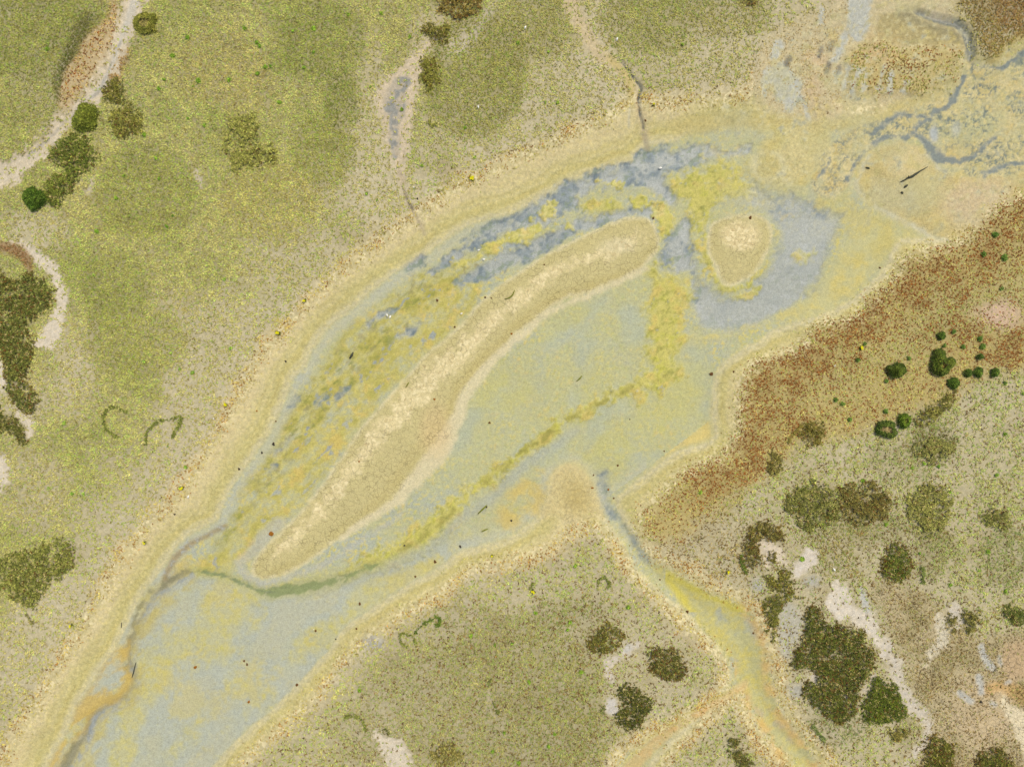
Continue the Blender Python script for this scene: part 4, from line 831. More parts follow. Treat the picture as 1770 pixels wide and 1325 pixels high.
def mat_plant(name, label, cat, pts, c1, c2, height=.22, dn=.30, gaps=.25, w=3.0, group=None, rim=None, size=3.0, fuzz=5.0, core=None):
    """a low spreading plant: leaf sprays over a domed outline; returns the thing"""
    x, y, sd = poly_points(pts, dn, None, w)
    nz = fbm(x, y, 16, 521, 3, .6); n7 = fbm(x, y, 6.5, 541, 2, .7)
    p = sst(-fuzz * .4, fuzz, sd + nz * fuzz) * (1 - gaps * 1.5 * sst(-.25, .45, n7 + .8 * fbm(x, y, 26, 531, 2)))
    k = RNG.random(len(x)) < p
    x, y, sd, nz, n7 = x[k], y[k], sd[k], nz[k], n7[k]
    R = max(sd.max(), 1)
    hgt = height * np.sqrt(np.clip(np.minimum(sd, 14) / min(R, 14), 0, 1)) * (.75 + .4 * nz)
    t = np.clip(.45 + nz * .9 + n7 * .6 + .30 * RNG.standard_normal(len(x)), 0, 1)[:, None]
    c = alb(c1) * (1 - t) + alb(c2) * t
    if rim is not None:
        m = np.exp(-(sd / 4.0) ** 2)[:, None] * (.8 if name == 'bush' else .5); c = c * (1 - m) + alb(rim) * m
    c = c * np.exp(.30 * RNG.standard_normal(len(x)))[:, None] * (2.1 if name != 'shrub_mat' else 1.42)
    if name == 'shrub_mat':
        hh = RNG.random(len(x)); bm_ = (hh < .05 + .09 * ('brown' in label)); c[bm_] = alb((98, 68, 26)) * 1.4 * np.exp(.25 * RNG.standard_normal(bm_.sum()))[:, None]
        sm = hh > .94; c[sm] = alb((176, 160, 100)) * 1.3
    bp_ = np.array(pts).mean(0); base = (float(wx(bp_[0])), float(wy(bp_[1])), float(ground_z(np.array([bp_[0]]), np.array([bp_[1]]))[0]))
    if core is None:
        V, F, C = sprays(x, y, np.full(len(x), size), c, 4, (.15, .95), .3, hgt)
        o = leaf_obj(name, (V - np.array(base, np.float32), F, C)); o.location = base
        return tag(o, label, cat, group)
    root = bpy.data.objects.new(name, None); root.location = base; root.empty_display_size = .2; COL.objects.link(root); tag(root, label, cat, group)
    lim, cc = core
    a = sd < lim
    V, F, C = sprays(x[a], y[a], np.full(a.sum(), size), c[a], 4, (.15, .95), .3, hgt[a]); leaf_obj('foliage', (V - np.array(base, np.float32), F, C), root)
    b_ = ~a
    if b_.sum() > 3:
        c3 = alb(cc) * np.exp(.35 * RNG.standard_normal(b_.sum()))[:, None] * 1.3
        V, F, C = sprays(x[b_], y[b_], np.full(b_.sum(), size * .9), c3, 4, (.1, .9), .28, hgt[b_] * .5); oc = leaf_obj('dry_core', (V - np.array(base, np.float32), F, C), root); oc['label'] = 'dry tan twigs in the open middle'
    return root

def circ(cx, cy, r, ry=None, k=10, j=.17):
    ry = ry or r
    return [(cx + r * (1 + random.uniform(-j, j)) * math.cos(2 * math.pi * a / k), cy + ry * (1 + random.uniform(-j, j)) * math.sin(2 * math.pi * a / k)) for a in range(k)]

GREEN, GREEN2 = (58, 76, 18), (86, 100, 30)
DK, DK2 = (70, 68, 16), (104, 98, 36)
g1 = 'dark green mats of low shrub'
# broad mats
mats = [
 (zp(0, 875, [(100, 215), (180, 215), (270, 150), (350, 170), (410, 270), (350, 340), (230, 440), (200, 520), (100, 490), (20, 420), (-60, 400), (-120, 300), (20, 250)]), (92, 98, 36), (132, 132, 60), .4, 'broad dull green scrub mat at the lower left edge'),
 (zp(0, 0, [(250, 750), (330, 700), (440, 690), (505, 740), (510, 830), (440, 890), (380, 960), (300, 1060), (230, 1000), (260, 900), (330, 870), (250, 800)]), (72, 84, 22), (116, 122, 44), .25, 'ragged green scrub just below the sandy track in the top left'),
 (circ(219, 212, 31), (98, 98, 34), (136, 132, 56), .2, 'round olive grass stand right of the sandy track'),
 (zp(0, 0, [(500, 470), (560, 420), (620, 400), (650, 450), (640, 530), (560, 530)]), (80, 82, 24), (120, 114, 44), .3, 'small green scrub against the bend of the sandy track'),
 (zp(0, 0, [(1150, 640), (1200, 590), (1290, 580), (1325, 640), (1340, 710), (1400, 745), (1415, 820), (1350, 860), (1270, 860), (1235, 890), (1180, 850), (1140, 770)]), (122, 124, 52), (152, 150, 72), .5, 'large rounded darker grass stand in the open upper left meadow'),
 (zp(590, 0, [(480, -60), (640, -60), (730, -20), (700, 70), (640, 100), (590, 115), (545, 90), (500, 60)]), (98, 84, 28), (136, 120, 54), .25, 'brown green scrub at the top edge left of the pale gully'),
 (zp(590, 0, [(415, 140), (450, 120), (500, 140), (545, 130), (550, 190), (520, 240), (490, 215), (430, 195)]), (88, 86, 26), (122, 114, 44), .2, 'small dark scrub at the head of the grey pan'),
 (zp(590, 0, [(405, 320), (450, 295), (510, 330), (500, 420), (450, 470), (410, 440), (400, 380)]), (104, 104, 34), (134, 130, 52), .2, 'bright olive scrub at the right rim of the grey pan'),
 (zp(0, 440, [(-60, 80), (20, 100), (80, 130), (140, 90), (230, 120), (285, 180), (275, 270), (220, 310), (180, 350), (180, 440), (170, 540), (150, 640), (205, 700), (205, 790), (130, 810), (80, 760), (30, 690), (20, 600), (10, 500), (-60, 470)]), (70, 78, 22), (114, 116, 50), .3, 'tall ragged dark brown green scrub along the left edge beside the sand'),
 (zp(0, 440, [(-60, 770), (20, 780), (60, 810), (110, 850), (150, 960), (100, 960), (40, 900), (-60, 960)]), (72, 78, 22), (112, 108, 48), .25, 'dark green scrub below the sand neck at the left edge'),
 (zp(1170, 875, [(380, 80), (440, 60), (500, 90), (550, 150), (520, 190), (430, 170), (415, 230), (440, 290), (400, 305), (360, 330), (345, 335), (325, 240), (335, 150)]), (78, 74, 22), (120, 112, 50), .3, 'hooked brown scrub curling around the small sand pocket'),
 (zp(1170, 875, [(425, 320), (445, 305), (475, 330), (492, 365), (520, 320), (545, 300), (580, 350), (588, 420), (540, 440), (480, 415), (440, 390)]), (84, 82, 26), (118, 112, 42), .15, 'two lobed green scrub below the small sand pocket'),
 (zp(1170, 875, [(430, 445), (500, 430), (570, 440), (655, 450), (640, 475), (570, 480), (530, 530), (510, 600), (500, 670), (480, 668), (455, 590), (440, 530)]), (78, 84, 24), (112, 108, 42), .2, 'narrow wedge of green scrub pointing down beside the creek flat'),
 (zp(1170, 875, [(640, 560), (662, 505), (702, 500), (757, 585), (850, 590), (940, 640), (1000, 740), (1012, 830), (960, 880), (935, 950), (905, 1055), (840, 1097), (740, 1062), (640, 975), (632, 900), (690, 868), (690, 832), (600, 828), (568, 790), (600, 720), (632, 640)]), (58, 66, 12), (100, 104, 36), .2, 'largest dark brown green scrub mat left of the pale sand streak'),
 (zp(1170, 875, [(1010, 860), (1080, 880), (1140, 960), (1170, 1050), (1130, 1080), (1050, 1105), (950, 1085), (930, 1020), (960, 920)]), (62, 76, 8), (94, 102, 24), .0, 'dense rounded green scrub at the lower right of the largest mat'),
 (zp(1170, 875, [(1030, 330), (1050, 220), (1100, 175), (1160, 195), (1195, 270), (1190, 350), (1130, 392), (1060, 372)]), (66, 80, 16), (106, 110, 36), .1, 'lone egg shaped green scrub above the cracked brown ground'),
 (zp(1170, 875, [(1440, 560), (1470, 515), (1515, 515), (1535, 560), (1500, 630), (1460, 640)]), (82, 82, 30), (118, 112, 48), .2, 'oval scrub right of the short cream sand streak'),
 (zp(1170, 875, [(1368, 580), (1385, 548), (1412, 580), (1412, 620), (1390, 635)]), (84, 82, 32), (118, 110, 50), .1, 'tiny scrub wedged against the short cream sand streak'),
 (zp(1170, 875, [(1640, 540), (1670, 490), (1740, 500), (1780, 530), (1750, 600), (1680, 585)]), (74, 86, 26), (110, 112, 44), .2, 'dark green scrub at the right edge beside tan ground'),
 (zp(1170, 875, [(1260, 1180), (1320, 1150), (1390, 1190), (1420, 1240), (1400, 1325), (1420, 1400), (1240, 1400), (1250, 1240)]), (70, 74, 14), (110, 108, 36), .15, 'brown green scrub cut by the bottom edge beside the pale gully'),
 (zp(1170, 875, [(1520, 1260), (1580, 1215), (1650, 1220), (1700, 1290), (1710, 1400), (1510, 1400)]), (66, 72, 16), (104, 104, 36), .2, 'brown green scrub nearest the bottom right corner'),
 (zp(1170, 875, [(260, 1160), (315, 1165), (325, 1210), (350, 1270), (390, 1290), (385, 1370), (310, 1360), (290, 1280), (240, 1220)]), (76, 76, 24), (112, 108, 48), .35, 'ragged scrub on the wedge between the two orange creek arms'),
 (zp(590, 875, [(1545, 740), (1610, 700), (1690, 715), (1755, 790), (1740, 870), (1650, 885), (1570, 825)]), (64, 68, 16), (110, 108, 46), .2, 'speckled dark brown scrub above right of the round sand spot'),
 (zp(590, 875, [(1395, 930), (1440, 900), (1500, 915), (1580, 990), (1555, 1070), (1490, 1130), (1410, 1110), (1400, 1040), (1425, 1000)]), (54, 60, 8), (96, 96, 30), .15, 'dense dark scrub touching the round sand spot'),
 (zp(590, 875, [(1310, 600), (1390, 580), (1440, 640), (1430, 700), (1360, 745), (1280, 740), (1240, 680)]), (78, 78, 22), (118, 114, 46), .3, 'brownish scrub on the left of the thin sand neck'),
 (circ(771, 1302, 26), (110, 104, 46), (136, 128, 64), .2, 'round dull olive scrub at the bottom edge right of the sand tongue'),
 (zp(1170, 875, [(1090, 1130), (1150, 1110), (1180, 1160), (1120, 1190), (1080, 1165)]), (100, 96, 36), (134, 124, 60), .4, 'faint loose scrub under the largest mat'),
 (zp(1170, 0, [(330, -60), (410, -60), (400, 25), (360, 38), (325, 15)]), (110, 104, 46), (140, 130, 64), .2, 'brown green scrub at the top edge right of centre'),
]
mats += [
 (circ(1405, 872, 48, 42), (86, 90, 32), (132, 130, 62), .35, 'loose round green scrub right of the creek head, left one of a pair'),
 (circ(1492, 866, 50, 38), (84, 80, 28), (128, 118, 56), .35, 'loose brownish scrub, right one of the pair above the pale sand streak'),
 (circ(1605, 882, 42, 46), (110, 112, 46), (146, 142, 72), .4, 'faint olive scrub circle in the right hand meadow'),
 (circ(1404, 750, 22, 26), (84, 80, 24), (120, 110, 44), .35, 'small dark scrub at the lower border of the rusty slope'),
 (circ(1338, 802, 17, 24), (92, 86, 34), (128, 120, 56), .45, 'small loose scrub low on the rusty slope'),
 (zp(1170, 440, [(1200, 820), (1280, 770), (1370, 700), (1420, 690), (1400, 760), (1340, 820), (1250, 870), (1205, 860)]), (92, 92, 34), (136, 130, 58), .35, 'slanting loose scrub right of the bright rimmed bush'),
 (circ(1720, 892, 26, 24), (98, 102, 42), (136, 134, 64), .4, 'faint round scrub near the right edge above the sand streaks'),
 (zp(1170, 440, [(1190, 960), (1280, 920), (1390, 940), (1410, 980), (1340, 1060), (1220, 1040)]), (108, 110, 48), (146, 142, 74), .5, 'very faint scrub in the middle of the right hand meadow'),
]
for pts, c1, c2, gp, lab in mats:
    mat_plant('shrub_mat', lab, 'shrub', pts, c1, c2, .16, .34, .25 + gp, 3.2, g1, size=2.7, fuzz=12, rim=(104, 70, 26) if 'brown' in lab else None)
# crisp round bushes
g2 = 'round dark green bushes'
mat_plant('bush', 'solitary deep green round bush near the left edge below the sandy track', 'bush', circ(65, 345, 19), (44, 66, 10), (70, 88, 22), .45, .7, 0, 1.5, g2, size=2.6, fuzz=3)
mat_plant('bush', 'round dark green bush touching the sandy track', 'bush', circ(151, 205, 25, 24), (68, 78, 18), (100, 104, 34), .35, .6, 0, 1.5, g2, size=2.6, fuzz=4)
mat_plant('bush', 'ring shaped bush with pale middle at the top of the sandy track', 'bush', circ(255, 42, 20), (84, 88, 28), (116, 112, 44), .3, .6, 0, 1.5, g2, size=2.6, fuzz=3, core=(10, (150, 140, 76)))
mat_plant('bush', 'second widest dark green bush, left of the three lobed one', 'bush', [(1529, 637), (1535, 632), (1545, 628), (1556, 628), (1562, 636), (1561, 645), (1552, 651), (1541, 654), (1534, 648)], (50, 64, 12), (80, 90, 24), .5, .8, 0, 1, g2, rim=(40, 52, 12), size=2.4, fuzz=2.5)
mat_plant('bush', 'largest bush on the rusty slope with three merged lobes and dry middle', 'bush', [(1605, 637), (1607, 622), (1612, 604), (1621, 602), (1630, 610), (1631, 618), (1640, 616), (1646, 624), (1643, 634), (1637, 639), (1632, 647), (1618, 650), (1608, 645)], (56, 72, 16), (90, 98, 30), .55, .8, 0, 1, g2, rim=(44, 60, 16), size=2.4, fuzz=2.5, core=(11.5, (128, 112, 52)))
mat_plant('bush', 'ring bush with tan hollow middle, lower left of its pair', 'bush', circ(1529, 741, 19, 16), (52, 70, 18), (80, 90, 30), .4, .8, 0, 1, g2, rim=(44, 60, 18), size=2.4, fuzz=2.5, core=(8, (160, 142, 92)))
mat_plant('bush', 'smaller squarish bright rimmed bush beside the hollow ring bush', 'bush', [(1549, 722), (1552, 716), (1562, 714), (1570, 718), (1571, 728), (1568, 736), (1559, 740), (1551, 736)], (58, 80, 12), (88, 104, 24), .4, .8, 0, 1, g2, rim=(50, 70, 10), size=2.4, fuzz=2, core=(7, (120, 126, 48)))
for cx, cy, r, lab in [(1624, 580, 7, 'small bright round bush uppermost above the three lobed bush'), (1645, 662, 10, 'round bush with dark lower rim below right of the three lobed bush'), (1669, 644, 6.5, 'small bush left of the brightest one in the short row'),
                       (1687, 642, 8.5, 'bright green round bush in the middle of the short row'), (1715, 644, 8, 'dull fuzzy bush at the right end of the short row'), (1691, 616, 5.5, 'small dark bush standing above the short row')]:
    mat_plant('bush', lab, 'bush', circ(cx, cy, r), (50, 72, 14), (82, 100, 28), .25, 1.1, 0, .6, g2, rim=(44, 60, 16), size=2.2, fuzz=2)
# little tussocks scattered over the rusty slope
g3 = 'little green tussocks on the rusty slope'
for cx, cy, r, lab in [(1646, 573, 3.5, 'tiny green tussock right of the uppermost small bush'), (1691, 586, 4.2, 'dark tussock above the pale green one on the rusty slope'), (1696, 599, 4.6, 'pale green tussock between two dark ones'), (1663, 599, 3.4, 'bluish green tussock right above the three lobed bush'),
                       (1529, 711, 3.8, 'tussock just above the hollow ring bush'), (1569, 619, 2.6, 'speck of a tussock upper right of the second widest bush'), (1630, 597, 2.6, 'faint tussock just above the three lobed bush'), (1530, 658, 3.2, 'dull tussock below left of the second widest bush'),
                       (1717, 406, 5.5, 'green tussock highest on the rusty slope at the right'), (1733, 446, 5.5, 'green tussock below the highest one at the right edge'), (1697, 440, 4, 'small tussock left of the right edge pair'), (1492, 594, 3, 'faint tussock beside the yellow flower on the rusty slope'),
                       (1480, 622, 3.2, 'lone tussock left of the second widest bush'), (1443, 690, 3.2, 'upper of two close faint tussocks on the lower rusty slope'), (1455, 698, 3.2, 'lower of two close faint tussocks on the lower rusty slope'), (1728, 499, 3, 'light green tussock above the pink bare patch'),
                       (1467, 725, 3.8, 'grey green tussock at the lower border of the rusty slope'), (1734, 662, 3.2, 'tussock right below the end of the short bush row')]:
    mat_plant('tussock', lab, 'tussock', circ(cx, cy, r, None, 8), (58, 84, 26), (96, 116, 44), .12, 1.6, 0, .5, g3, size=1.9, fuzz=1.6)
# fresh green tussocks in the meadows, all alike
def dots(pts, lab, grp, c1=(80, 112, 22), c2=(112, 138, 40), r=2.9):
    for cx, cy in pts:
        mat_plant('tussock', lab, 'tussock', circ(cx, cy, r * random.uniform(.75, 1.25), None, 7), c1, c2, .08, 1.3, 0, .4, grp, size=1.9, fuzz=1.5)
dots(zp(0, 0, [(1250, 150), (960, 195), (1310, 220), (1325, 240), (885, 290), (840, 410), (815, 455), (1015, 415), (990, 445), (1170, 410), (1355, 345), (1380, 340), (1315, 380), (960, 605), (1045, 642), (800, 808), (885, 1098), (855, 1155), (1495, 165), (1600, 150), (1600, 270), (1550, 350), (815, 910), (640, 900), (600, 1010), (500, 1180), (740, 690), (1425, 525), (250, 255)]),
     'small bright green tussock dotted in the upper left meadow', 'bright tussocks of the upper left meadow')
dots(zp(0, 440, [(485, 105), (1145, 125), (1180, 480), (875, 500), (920, 580), (335, 855), (430, 1215), (375, 1215), (920, 1185), (860, 975), (950, 1080), (255, 1185), (985, 600), (740, 545)]), 'small light green tussock in the sparse meadow left of the channel', 'light tussocks of the sparse left meadow', (96, 128, 40), (130, 150, 60), 2.6)
dots(zp(590, 875, [(990, 535), (870, 692), (780, 700), (1220, 835), (955, 888), (770, 1240), (1055, 1215), (1190, 300), (660, 655), (1165, 585), (95, 930), (830, 1145), (1085, 1150), (1460, 510), (905, 1300), (1150, 625)]), 'small green tussock in the lower meadow between the creeks', 'tussocks of the lower meadow', (82, 112, 24), (114, 138, 40), 2.8)
dots([(1385, 1055 - 90), (1420, 905), (1530, 905), (1640, 850), (1490, 830), (1588, 955), (1706, 952), (1690, 985), (1765, 680), (1735, 750), (1574, 808), (1595, 800), (1620, 805), (1210, 850), (1640, 1010), (1735, 1020), (1680, 770), (1720, 820)], 'small green tussock in the right hand meadow', 'tussocks of the right hand meadow', (84, 116, 24), (118, 140, 44), 2.8)
dots(zp(590, 0, [(1055, 270), (900, 225), (1735, 230), (350, 195), (150, 445), (630, 655), (1100, 525), (1040, 525), (130, 990), (185, 1020), (680, 805), (40, 80), (205, 75), (310, 560), (410, 845)]), 'small green tussock in the meadow along the top edge', 'tussocks of the top meadow', (90, 116, 28), (122, 142, 44), 2.6)
# grass rings
def ring(pts, wdt, lab, c1=(84, 92, 34), c2=(112, 116, 50)):
    P = spline(pts, False, 6); L = np.hypot(*np.diff(P, axis=0).T).sum(); n = int(L * wdt * .5)
    t = RNG.random(n) * (len(P) - 1); i = t.astype(int); f = (t - i)[:, None]
    q = P[i] * (1 - f) + P[np.minimum(i + 1, len(P) - 1)] * f + RNG.standard_normal((n, 2)) * wdt * .5
    tt = RNG.random((n, 1)); c = (alb(c1) * (1 - tt) + alb(c2) * tt) * np.exp(.22 * RNG.standard_normal((n, 1))) * 1.85
    V, F, C = sprays(q[:, 0], q[:, 1], np.full(n, 2.6), c, 4, (.2, 1.0), .28, np.full(n, .05))
    b_ = (float(wx(P[0, 0])), float(wy(P[0, 1])), 0.0)
    o = leaf_obj('grass_ring', (V - np.array(b_, np.float32), F, C)); o.location = b_
    tag(o, lab, 'grass ring', 'curved dark grass rings')
ring(zp(0, 440, [(650, 800), (600, 775), (555, 785), (535, 830), (545, 880), (580, 915), (605, 925)]), 2.6, 'faint open grass ring in the sparse left meadow, the left one of two')
ring(zp(0, 440, [(750, 970), (755, 910), (780, 875), (810, 845), (860, 838), (925, 825), (920, 865), (895, 900), (880, 930)]), 2.6, 'faint hooked grass ring in the sparse left meadow, the right one of two')
ring(zp(590, 875, [(375, 640), (400, 610), (440, 580), (480, 558), (503, 565), (500, 595), (480, 598)]), 2.8, 'crisp dark green hook of grass in the lower meadow', (66, 86, 20), (92, 106, 36))
ring(zp(590, 875, [(335, 710), (310, 690), (300, 660), (318, 640), (350, 650), (375, 670), (380, 700)]), 2.0, 'thin looped grass ring just left of the crisp dark hook')
ring(zp(590, 875, [(1305, 410), (1310, 370), (1340, 360), (1362, 380), (1358, 410)]), 2.6, 'small horseshoe of grass under the creek bank')
ring(zp(590, 875, [(970, 425), (962, 400), (985, 385)]), 1.8, 'tiny curved grass ring beside the yellow flower in the lower meadow')
ring(zp(590, 875, [(760, 870), (752, 900)]), 2.0, 'short dark grass line at the top of a pale scratch in the lower meadow')
ring(zp(590, 875, [(775, 990), (800, 1045)]), 2.4, 'short dark grass line at the foot of a pale scratch in the lower meadow')
ring(zp(590, 875, [(20, 1070), (60, 1055), (110, 1085), (125, 1130)]), 3.0, 'curved grass arc left of the bottom sand tongue')
ring(zp(1170, 875, [(325, 240), (330, 290), (350, 330)]), 3.6, 'dark green bar of grass on the left of the hooked scrub', (66, 84, 24), (94, 104, 36))
ring(zp(1170, 875, [(470, 230), (465, 262), (485, 275), (497, 255), (490, 232)]), 3.0, 'little scrub ring standing in the small sand pocket', (76, 72, 26), (108, 98, 42))
ring(zp(1170, 875, [(1245, 300), (1250, 340), (1245, 385)]), 3.0, 'dark grass bar right of the egg shaped scrub', (74, 88, 32), (104, 112, 46))
ring(zp(1170, 875, [(685, 1110), (720, 1150), (745, 1185)]), 3.0, 'dark green grass arc under the left side of the largest mat', (86, 100, 48), (112, 122, 62))
ring(zp(590, 875, [(225, 1130), (245, 1150)]), 3.4, 'small dark tuft at the tip of the bottom sand tongue', (72, 74, 34), (100, 98, 48))
ring(zp(590, 875, [(1335, 1050), (1325, 1030), (1345, 1015)]), 2.4, 'thin curl of grass left of the round sand spot', (80, 86, 40), (108, 110, 56))
ring(zp(590, 0, [(455, 610), (450, 630), (470, 645), (490, 630)]), 2.4, 'tiny grass ring with pale middle right of the grey pan', (100, 104, 38), (126, 124, 56))
ring(zp(0, 875, [(140, 540), (180, 590)]), 2.0, 'short grass line under the broad lower left mat', (98, 96, 46), (124, 118, 62))
ring(zp(1170, 440, [(560, 960), (600, 900), (640, 860)]), 2.6, 'short grass arc on the lower rusty slope', (100, 92, 34), (126, 114, 50))

# ------------------------------------------------------------------ debris lying on the mud
def lumpy(name, cx, cy, r, mat, seed, flat=.55, sub=2, asp=1.0):
    import bmesh
    bm = bmesh.new(); bmesh.ops.create_icosphere(bm, subdivisions=sub, radius=1)
    rr = random.Random(seed); ph = [rr.uniform(0, 6.28) for _ in range(6)]; an = rr.uniform(0, 3.14)
    for v in bm.verts:
        c = v.co; f = 1 + .22 * math.sin(3.1 * c.x + ph[0]) + .2 * math.sin(4.3 * c.y + ph[1]) + .16 * math.sin(7 * c.z + ph[2] + 3 * c.x) + rr.uniform(-.10, .10)
        x, y = c.x * f * asp, c.y * f / asp
        v.co = ((x * math.cos(an) - y * math.sin(an)) * r * S, (x * math.sin(an) + y * math.cos(an)) * r * S, max(c.z * f, -.35) * r * S * flat)
    me = bpy.data.meshes.new(name); bm.to_mesh(me); bm.free()
    o = link(name, me, mat, None, False)
    o.location = (float(wx(cx)), float(wy(cy)), float(ground_z(np.array([cx]), np.array([cy]))[0]) + .15 * r * S)
    return o

clods = [(466, 924, 4.6, M_RUST, 'largest orange brown clod of wrack left of the long mud island'), (334, 1156, 3.2, M_RUST, 'rusty clod alone in the middle of the lower left flat'), (419, 1145, 2.4, M_CLOD, 'upper of two touching brown clods on the lower left flat'), (424, 1151, 2.6, M_CLOD, 'lower of two touching brown clods on the lower left flat'),
         (427, 1216, 3.0, M_RUST, 'orange clod beside the lower bank of the left flat'), (512, 1185, 2.8, M_CLOD, 'dark clod at the foot of the lower bank'), (543, 1093, 2.2, M_CLOD, 'small clod in the grey wet patch of the left flat'), (579, 1106, 1.8, M_STONE, 'tiny dark clod near the lower bank of the left flat'),
         (620, 1046, 3.0, M_CLOD, 'brown clod on the bed above the crisp lower bank'), (615, 1087, 2.4, M_CLOD, 'brown clod on the crest of the lower bank'), (751, 972, 3.4, M_CLOD, 'ringed brown clod by the lower bank below the green belt'), (717, 998, 2.2, M_CLOD, 'small clod half way along the lower bank'),
         (884, 901, 2.2, M_STONE, 'dark clod above the middle of the lower bank'), (795, 946, 2.6, M_STONE, 'grey clod where the lower bank turns pale'), (698, 944, 1.8, M_STONE, 'dark speck in the green belt'), (846, 731, 2.4, M_CLOD, 'brown clod alone on the open pond bed'), (1150, 780, 1.8, M_CLOD, 'tiny clod at the right of the pond bed'),
         (1069, 805, 2.2, M_CLOD, 'brown clod above the creek mouth'), (1025, 844, 2.4, M_RUST, 'reddish clod on the left lip of the creek mouth'), (1053, 847, 2.0, M_RUST, 'reddish clod on the right lip of the creek mouth'), (1062, 862, 1.8, M_CLOD, 'clod lowest at the creek mouth'), (1027, 822, 1.8, M_CLOD, 'clod just up stream of the creek mouth'),
         (1189, 1058, 3.2, M_CLOD, 'brown clod at the edge of the yellow creek flat'), (1142, 1003, 1.8, M_CLOD, 'tiny clod in the narrow creek'), (1232, 646, 3.6, M_CLOD, 'big brown clod at the right rim of the pond'), (1269, 642, 2.2, M_CLOD, 'small clod on the cracked right bank'), (1523, 462, 2.2, M_CLOD, 'clod on the pale right bank near the rusty slope'),
         (1304, 1095, 2.0, M_CLOD, 'clod on the right of the yellow creek flat'), (1693, 1211, 3.4, M_STONE, 'dark stone on the cracked brown ground lower right'), (1300, 374, 3.4, M_CLOD, 'brown clod at the top of the small mud island'), (1131, 375, 2.6, M_CLOD, 'brown clod at the upper tip of the long mud island'),
         (941, 456, 2.0, M_CLOD, 'clod on the upper edge of the long mud island'), (838, 513, 2.4, M_CLOD, 'clod at the left edge of the long mud island near the reed'), (750, 690, 2.2, M_RUST, 'reddish clod on the crest of the long mud island'), (884, 576, 2.2, M_RUST, 'reddish clod on the right slope of the long mud island'), (785, 564, 2.0, M_CLOD, 'clod where the green algae meets the long mud island'),
         (619, 798, 2.0, M_RUST, 'reddish clod low on the left slope of the long mud island'), (1116, 207, 2.2, M_CLOD, 'clod beside the dark crack of the top creek'), (722, 344, 2.0, M_STONE, 'dark speck beside the gully below the grey pan'), (411, 811, 3.0, M_STONE, 'dark clod on the left bank beside the algae'), (493, 624, 2.2, M_STONE, 'dark speck high on the left bank'), (474, 728, 2.0, M_CLOD, 'clod at the rim of the left bank'),
         (442, 710, 1.8, M_RUST, 'reddish speck on the litter of the left bank'), (301, 889, 2.0, M_STONE, 'dark speck on the lower left bank'), (755, 518, 2.8, M_CLOD, 'brown clod in the green algae left of the long mud island'), (849, 514, 1.6, M_CLOD, 'speck on the long mud island near the reed'), (470, 768, 3.4, M_STONE, 'dark lump in the algae near the left bank'),
         (450, 783, 2.6, M_STONE, 'dark lump below another in the algae near the left bank'), (840, 877, 2.4, M_STONE, 'dark lump at the end of a green smear on the pond bed'), (1090, 1065 - 340, 1.6, M_STONE, 'tiny dark speck on the right half of the pond bed')]
for i, (cx, cy, r, mt, lab) in enumerate(clods):
    tag(lumpy('mud_clod' if mt is not M_STONE else 'dark_clod', cx, cy, r * .78, mt, i), lab, 'clod', 'clods and lumps lying on the mud')

def tube(name, pts, rad, mat, parent=None, seg=7):
    P = [np.array(p, float) for p in pts]; V = []; F = []
    for i, p in enumerate(P):
        t = P[min(i + 1, len(P) - 1)] - P[max(i - 1, 0)]; t /= np.linalg.norm(t) + 1e-9
        a = np.cross(t, (0, 0, 1.0)); a /= np.linalg.norm(a) + 1e-9; b_ = np.cross(a, t); r = rad[i] if hasattr(rad, '__len__') else rad
        for k in range(seg):
            w = 2 * math.pi * k / seg; V.append(p + (a * math.cos(w) + b_ * math.sin(w)) * r * (1 + .12 * math.sin(k * 2.3 + i)))
    for i in range(len(P) - 1):
        for k in range(seg): F.append((i * seg + k, i * seg + (k + 1) % seg, (i + 1) * seg + (k + 1) % seg, (i + 1) * seg + k))
    F.append(tuple(range(seg))[::-1]); F.append(tuple(range((len(P) - 1) * seg, len(P) * seg)))
    me = bpy.data.meshes.new(name); me.from_pydata([tuple(v) for v in V], [], F); me.update()
    return link(name, me, mat, parent)
def P3(cx, cy, dz=0.0): return (float(wx(cx)), float(wy(cy)), float(ground_z(np.array([cx]), np.array([cy]))[0]) + dz)
def rel(p, o): return tuple(a - b for a, b in zip(p, o))
o0 = P3(1584, 299)
lg = bpy.data.objects.new('driftwood_log', None); lg.location = o0; COL.objects.link(lg); tag(lg, 'long dark driftwood log lying across the rounded tan mud mound', 'log')
tube('trunk', [rel(P3(x, y, .05), o0) for x, y in [(1559, 313), (1566, 310), (1572, 306), (1580, 303), (1588, 298), (1594, 294), (1601, 290), (1608, 286)]], [.014, .03, .035, .055, .05, .03, .022, .010], M_LOG, lg)
tube('branch_stub', [rel(P3(1573, 306, .07), o0), rel(P3(1572, 304, .10), o0), rel(P3(1571.5, 303, .12), o0)], [.03, .025, .012], M_LOG, lg)
tube('branch_stub', [rel(P3(1580, 303, .05), o0), rel(P3(1581, 305, .05), o0)], [.025, .012], M_LOG, lg)
tag(tube('stick', [P3(1566, 323, .03), P3(1569, 320, .04), P3(1572, 318, .03)], [.02, .05, .02], M_LOG), 'short dark stick just below the driftwood log', 'stick')
tag(tube('stick', [P3(1561, 330, .02), P3(1564, 333, .03)], [.04, .03], M_LOG), 'stubby dull stick lowest under the driftwood log', 'stick')
tag(tube('stick', [P3(1500, 287, .03), P3(1504, 288, .04), P3(1507, 289, .03)], [.015, .03, .02], M_LOG), 'small stick on the left shoulder of the tan mud mound', 'stick')
tag(tube('stick', [P3(231, 1147, .05), P3(229, 1156, .07), P3(226, 1166, .05), P3(223, 1174, .03)], [.012, .02, .022, .012], M_LOG), 'thin dark twig beside the bottom left run', 'stick')
